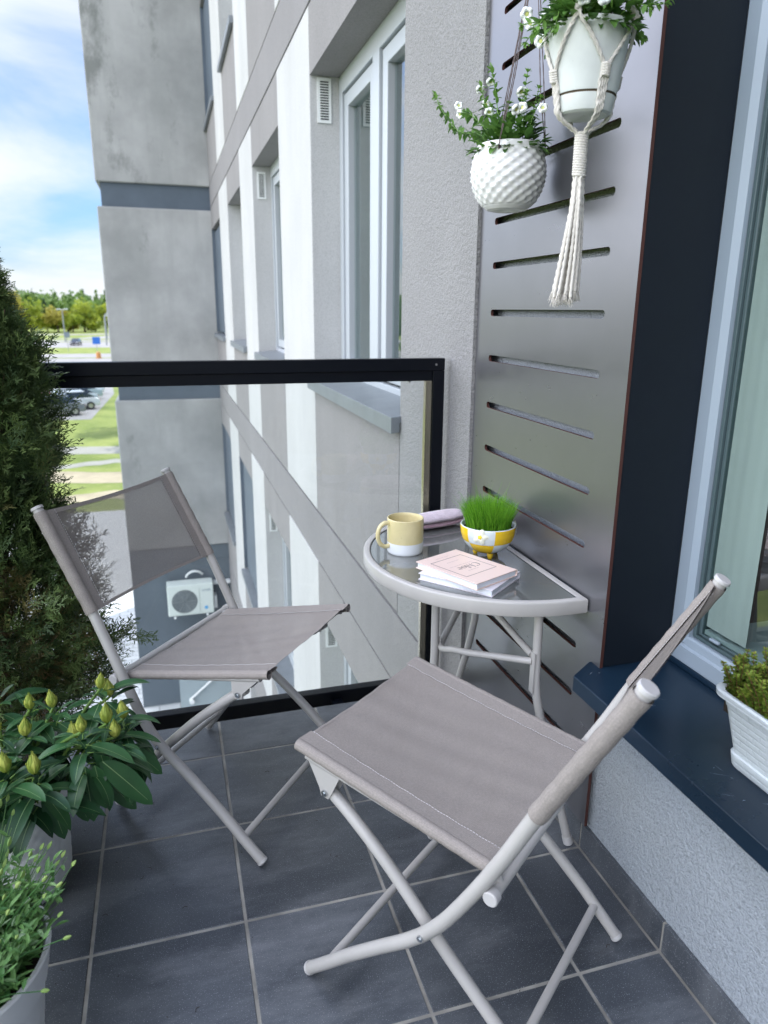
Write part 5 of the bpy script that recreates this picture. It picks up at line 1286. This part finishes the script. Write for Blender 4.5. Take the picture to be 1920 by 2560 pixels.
M_tyre = simple('tyre', (.02, .02, .02), .8); M_cglass = simple('car_glass', (.03, .04, .05), .08, 0, .8)
def make_car(label, col, loc, rz, hatch=True):
    t = thing('parked_car', label, 'car', loc, rz, 'parked cars beyond the lawn')
    paint = simple('car_paint', col, .25, .1); paint.node_tree.nodes['Principled BSDF'].inputs['Coat Weight'].default_value = .6
    mb = MB(); prof = [(-2.1, .30), (-2.15, .62), (-2.0, .86), (-1.0, .95), (1.55, .98), (2.05, .86), (2.1, .55), (2.05, .28)]
    secs = []
    for y, s in ((-.86, .94), (-.82, 1), (.82, 1), (.86, .94)): secs.append([(x*s, y, .28+(z-.28)*(s*.98)) for x, z in prof])
    n = len(prof); mb.add([v for q in secs for v in q], [(i*n+j, i*n+(j+1) % n, (i+1)*n+(j+1) % n, (i+1)*n+j) for i in range(3) for j in range(n)]+[tuple(range(n)), tuple(range(3*n, 4*n))[::-1]])
    mb.build('body', paint, t, smooth=40, bevel=.04)
    cb = MB(); cab = [(-1.05, .94), (-.35, 1.42), (.95, 1.46), (1.75 if hatch else 1.55, .97)]; n = 4
    q = [[(x, -.80, z) if z < 1 else (x, -.62, z) for x, z in cab], [(x, .80, z) if z < 1 else (x, .62, z) for x, z in cab]]
    cb.add(q[0]+q[1], [(0, 1, 2, 3), (7, 6, 5, 4), (0, 4, 5, 1), (2, 6, 7, 3)]); cb.build('windows', M_cglass, t, smooth=0)
    rf = MB(); rf.box(-.36, .98, -.63, .63, 1.42, 1.47); rf.build('roof', paint, t, smooth=0, bevel=.03)
    for x in (-1.3, 1.3):
        for y in (-.80, .80):
            w = MB(); w.tube([(x, y-.1, .32), (x, y+.1, .32)], .32, 18); wo = w.build('wheel', M_tyre, t)
            h = MB(); h.tube([(x, y-.105, .32), (x, y+.105, .32)], .19, 12); ho = h.build('rim', simple('alloy', (.5, .5, .5), .3, .8), None); ho.parent = wo
    for y in (-.6, .6):
        h = MB(); h.box(-2.14, -2.04, y-.16, y+.16, .62, .76); h.build('headlight', simple('lamp_glass', (.8, .8, .78), .1), t, smooth=0)
        h = MB(); h.box(2.05, 2.12, y-.14, y+.14, .66, .80); h.build('tail_light', simple('tail_red', (.4, .02, .02), .2), t, smooth=0)
    return t
G = GZ+.012
make_car('white hatchback parked at the lawn edge, nearest to the grass', (.75, .76, .76), (-7.6, 63.0, G), R(20))
make_car('mid grey car parked at the lawn edge in front of the row', (.22, .23, .24), (-8.4, 59.6, G), R(20))
make_car('bright red car half hidden behind the conifer', (.55, .03, .03), (-9.9, 62.3, G), R(20))
make_car('pale silver car second in the row beyond the lawn', (.52, .58, .58), (-8.0, 66.3, G), R(20))
make_car('light grey green car third in the row beyond the lawn', (.42, .50, .48), (-7.9, 69.8, G), R(20), False)
make_car('white car last in the row beyond the lawn', (.78, .80, .80), (-8.0, 73.6, G), R(20))
make_car('white car standing between the red one and the conifer', (.78, .79, .8), (-12.3, 67, G), R(20))
make_car('pale car on the far left of the car park', (.7, .72, .75), (-14.8, 74, G), R(20))
make_car('white van sized car on the road behind the conifer', (.8, .8, .8), (-19.5, 112, GZ+.02), R(92))
make_car('small dark car far away on the upper car park', (.05, .05, .06), (-18.4, 172, GZ+.03), R(85))
make_car('small white car far away on the sloping road', (.7, .74, .8), (-10.5, 262, GZ+.06), R(60))

def lamp(label, x, y, h, heads):
    t = thing('street_lamp', label, 'street lamp', (x, y, GZ)); mb = MB(); mb.tube([(x, y, GZ), (x, y, GZ+h)], [.16, .09], 10); on_(mb, 'pole', simple('galvanised', (.28, .30, .31), .5, .4), t)
    for s in heads:
        hd = MB(); hd.tube([(x, y, GZ+h), (x+s*.8, y, GZ+h+.12)], .05, 6); hd.box(x+s*.8-.45, x+s*.8+.45, y-.18, y+.18, GZ+h+.05, GZ+h+.24); on_(hd, 'lamp_head', simple('pale_lamp_head', (.75, .78, .78), .4), t, smooth=0)
lamp('tall double armed street lamp in front of the yellow trees', -22.6, 190, 7.4, (-1, 1))
lamp('shorter street lamp nearest to the concrete wing', -12.2, 172, 6.2, (1,))
lamp('slim street lamp further away right of the tall one', -14.3, 205, 6.4, (1,))
def sign(name, label, cat, x, y, col, h, w):
    t = thing(name, label, cat, (x, y, GZ)); mb = MB(); mb.tube([(x, y, GZ), (x, y, GZ+h)], .05, 8); on_(mb, 'post', simple('sign_post', (.3, .32, .33), .5), t)
    mb = MB(); mb.box(x-w, x+w, y-.05, y-.02, GZ+h-.1, GZ+h+w*1.9-.1); on_(mb, 'plate', simple('plate', col, .4), t, smooth=0, bevel=.01)
sign('road_sign', 'square blue road sign on the verge near the wing', 'sign', -11.6, 140, (.03, .16, .55), 1.8, .65)
sign('road_sign', 'grey road sign on a post near the conifer', 'sign', -17.5, 150, (.2, .24, .3), 2.6, .5)
t = thing('traffic_barrel', 'orange barrel standing at the road side under the blue sign', 'barrel', (-10.4, 127, GZ+.02)); mb = MB(); mb.lathe([(.01, 0), (.42, 0), (.36, .45), (.38, .5), (.30, 1.0), (.01, 1.05)], (-10.4, 127, GZ+.02), 20); on_(mb, 'barrel_body', simple('orange_plastic', (.60, .27, .08), .5), t)

def treemat(name, a, b_):
    return leafmat(name, a, b_, .6, trans=.35)
M_tg = treemat('spring_green_leaf', (.10, .19, .045), (.21, .31, .08)); M_tyw = treemat('yellow_green_leaf', (.24, .32, .04), (.44, .48, .06)); M_to = treemat('bronze_leaf', (.30, .27, .045), (.44, .40, .08)); M_td = treemat('pine_needle', (.035, .08, .03), (.08, .14, .05))
M_bark = simple('bark', (.10, .08, .06), .9)
def crown(mb, c, rx, rz_, n, rn, ls, conic=False):
    subs = [(Vector((rn.uniform(-.55, .55)*rx, rn.uniform(-.55, .55)*rx, rn.uniform(-.6, .6)*rz_)), rn.uniform(.35, .6), rn.uniform(0, 1)) for _ in range(9)]
    for i in range(n):
        s, q, tn = subs[rn.randrange(9)]; d = rdir(rn)*(rn.random()**.4); p = Vector(c)+s+Vector((d.x*rx*q, d.y*rx*q, d.z*rz_*q))
        if conic: h = (p.z-(c[2]-rz_))/(2*rz_); k = max(.05, 1.15-h); p.x = c[0]+(p.x-c[0])*k; p.y = c[1]+(p.y-c[1])*k
        e1 = rdir(rn); e2 = e1.orthogonal().normalized(); e1 = e1.cross(e2); l = ls*rn.uniform(.6, 1.3); mb.cur = min(1, max(0, tn*.7+rn.uniform(0, .4)))
        mb.add([p-e1*l-e2*l*.6, p+e1*l-e2*l*.6, p+e1*l*.7+e2*l*.7, p-e1*l*.7+e2*l*.6], [(0, 1, 2, 3)])
def tree(label, x, y, h, rx, mat, seed, n=1100, ls=.38, name='broadleaf_tree', conic=False, group='trees beyond the car park', z=GZ):
    rn = random.Random(seed); t = thing(name, label, 'tree', (x, y, z), 0, group)
    mb = MB(); mb.tube(smooth_path([(x, y, z), (x+.1, y, z+h*.4), (x-.1, y+.1, z+h*.85)], 4), [.035*h*(1-.09*k) for k in range(9)], 8)
    for k in range(6): a = k*1.05; zz = z+h*(.3+.08*k); mb.tube([(x, y, zz), (x+math.cos(a)*rx*.5, y+math.sin(a)*rx*.5, zz+h*.14)], [.012*h, .004*h], 5)
    on_(mb, 'trunk', M_bark, t)
    mb = MB(); crown(mb, (x, y, z+h*(.54 if y > 100 else .60)), rx, h*(.50 if y > 100 else .42), n, rn, ls, conic); on_(mb, 'crown', mat, t, attr=True, smooth=0)
specs = [('large bronze yellow tree left of the tall street lamp', -41, 262, 10, 6, M_tyw, 1), ('low orange bronze tree behind the tall street lamp', -33, 262, 9, 4.4, M_to, 2), ('bright lime tree between the lamp and the orange tree', -37, 268, 6, 4.5, M_tyw, 3),
         ('round golden tree rising right of the tall lamp', -25.5, 268, 10.2, 4.6, M_tyw, 4), ('narrow olive yellow tree next to the concrete wing', -19, 272, 9.0, 3.6, M_tyw, 5), ('broad bronze tree half hidden by the conifer', -46, 255, 12.5, 6, M_to, 6),
         ('low lime bush like tree under the golden one', -28.5, 262, 6, 4, M_tyw, 7), ('low yellow tree at the foot of the olive one', -22, 266, 6.2, 3.6, M_tyw, 8), ('tall golden tree at the left edge behind the conifer', -55, 260, 13, 6, M_tyw, 9),
         ('low bronze tree between the lime and golden trees', -31, 270, 7.0, 4.2, M_to, 10), ('soft yellow tree against the wing edge', -16, 275, 7.5, 4, M_tyw, 11), ('broad lime tree left of the orange bronze one', -43, 274, 8, 5, M_tyw, 12), ('pale green tree behind the golden one', -26, 284, 10.5, 4.6, M_tg, 13)]
for lab, x, y, h, rx, mt, sd_ in specs: tree(lab, x, y, h, rx, mt, sd_)
rn = random.Random(99); wood = MB()
for i in range(330):
    x = rn.uniform(-120, 40); y = rn.uniform(300, 400); h = rn.uniform(9.5, 13.5)*y/340+1.5; rx = rn.uniform(2.6, 4.4)
    crown(wood, (x, y, GZ+h*.52), rx, h*.50, 210, rn, .62, rn.random() < .5)
tag(wood.build('wood', M_tg, smooth=0, attr=True), label='far green mixed wood closing the horizon behind the car park', cat='wood', kind='stuff')
dk = MB()
for i in range(60):
    x = rn.uniform(-120, 40); y = rn.uniform(298, 395); h = rn.uniform(11, 14.5)*y/340+1.5; crown(dk, (x, y, GZ+h*.52), rn.uniform(2.0, 3.0), h*.48, 210, rn, .6, True)
tag(dk.build('pine_wood', M_td, smooth=0, attr=True), label='darker conifers scattered through the far wood on the horizon', cat='wood', kind='stuff')
tree('leafy tree standing on the lawn behind the concrete wing', 1.6, 54.5, 9, 3.4, M_tg, 31, 900, .35, group='trees on the near lawn'); tree('smaller lawn tree behind the concrete wing', 1.5, 47.6, 6, 2.4, M_tg, 32, 700, .3, group='trees on the near lawn')
# woods and lawns to the left and behind, seen in the glass and the panel
bw_ = MB()
for i in range(90):
    a = rn.uniform(R(100), R(262)); d = rn.uniform(60, 140); x, y = d*math.cos(a), d*math.sin(a)
    if x > -30: continue
    h = rn.uniform(9, 15); crown(bw_, (x, y, GZ+h*.56), rn.uniform(3, 5), h*.45, 160, rn, .8)
tag(bw_.build('tree_belt', M_tg, smooth=0, attr=True), label='belt of green trees across the lawn opposite the balcony', cat='wood', kind='stuff')
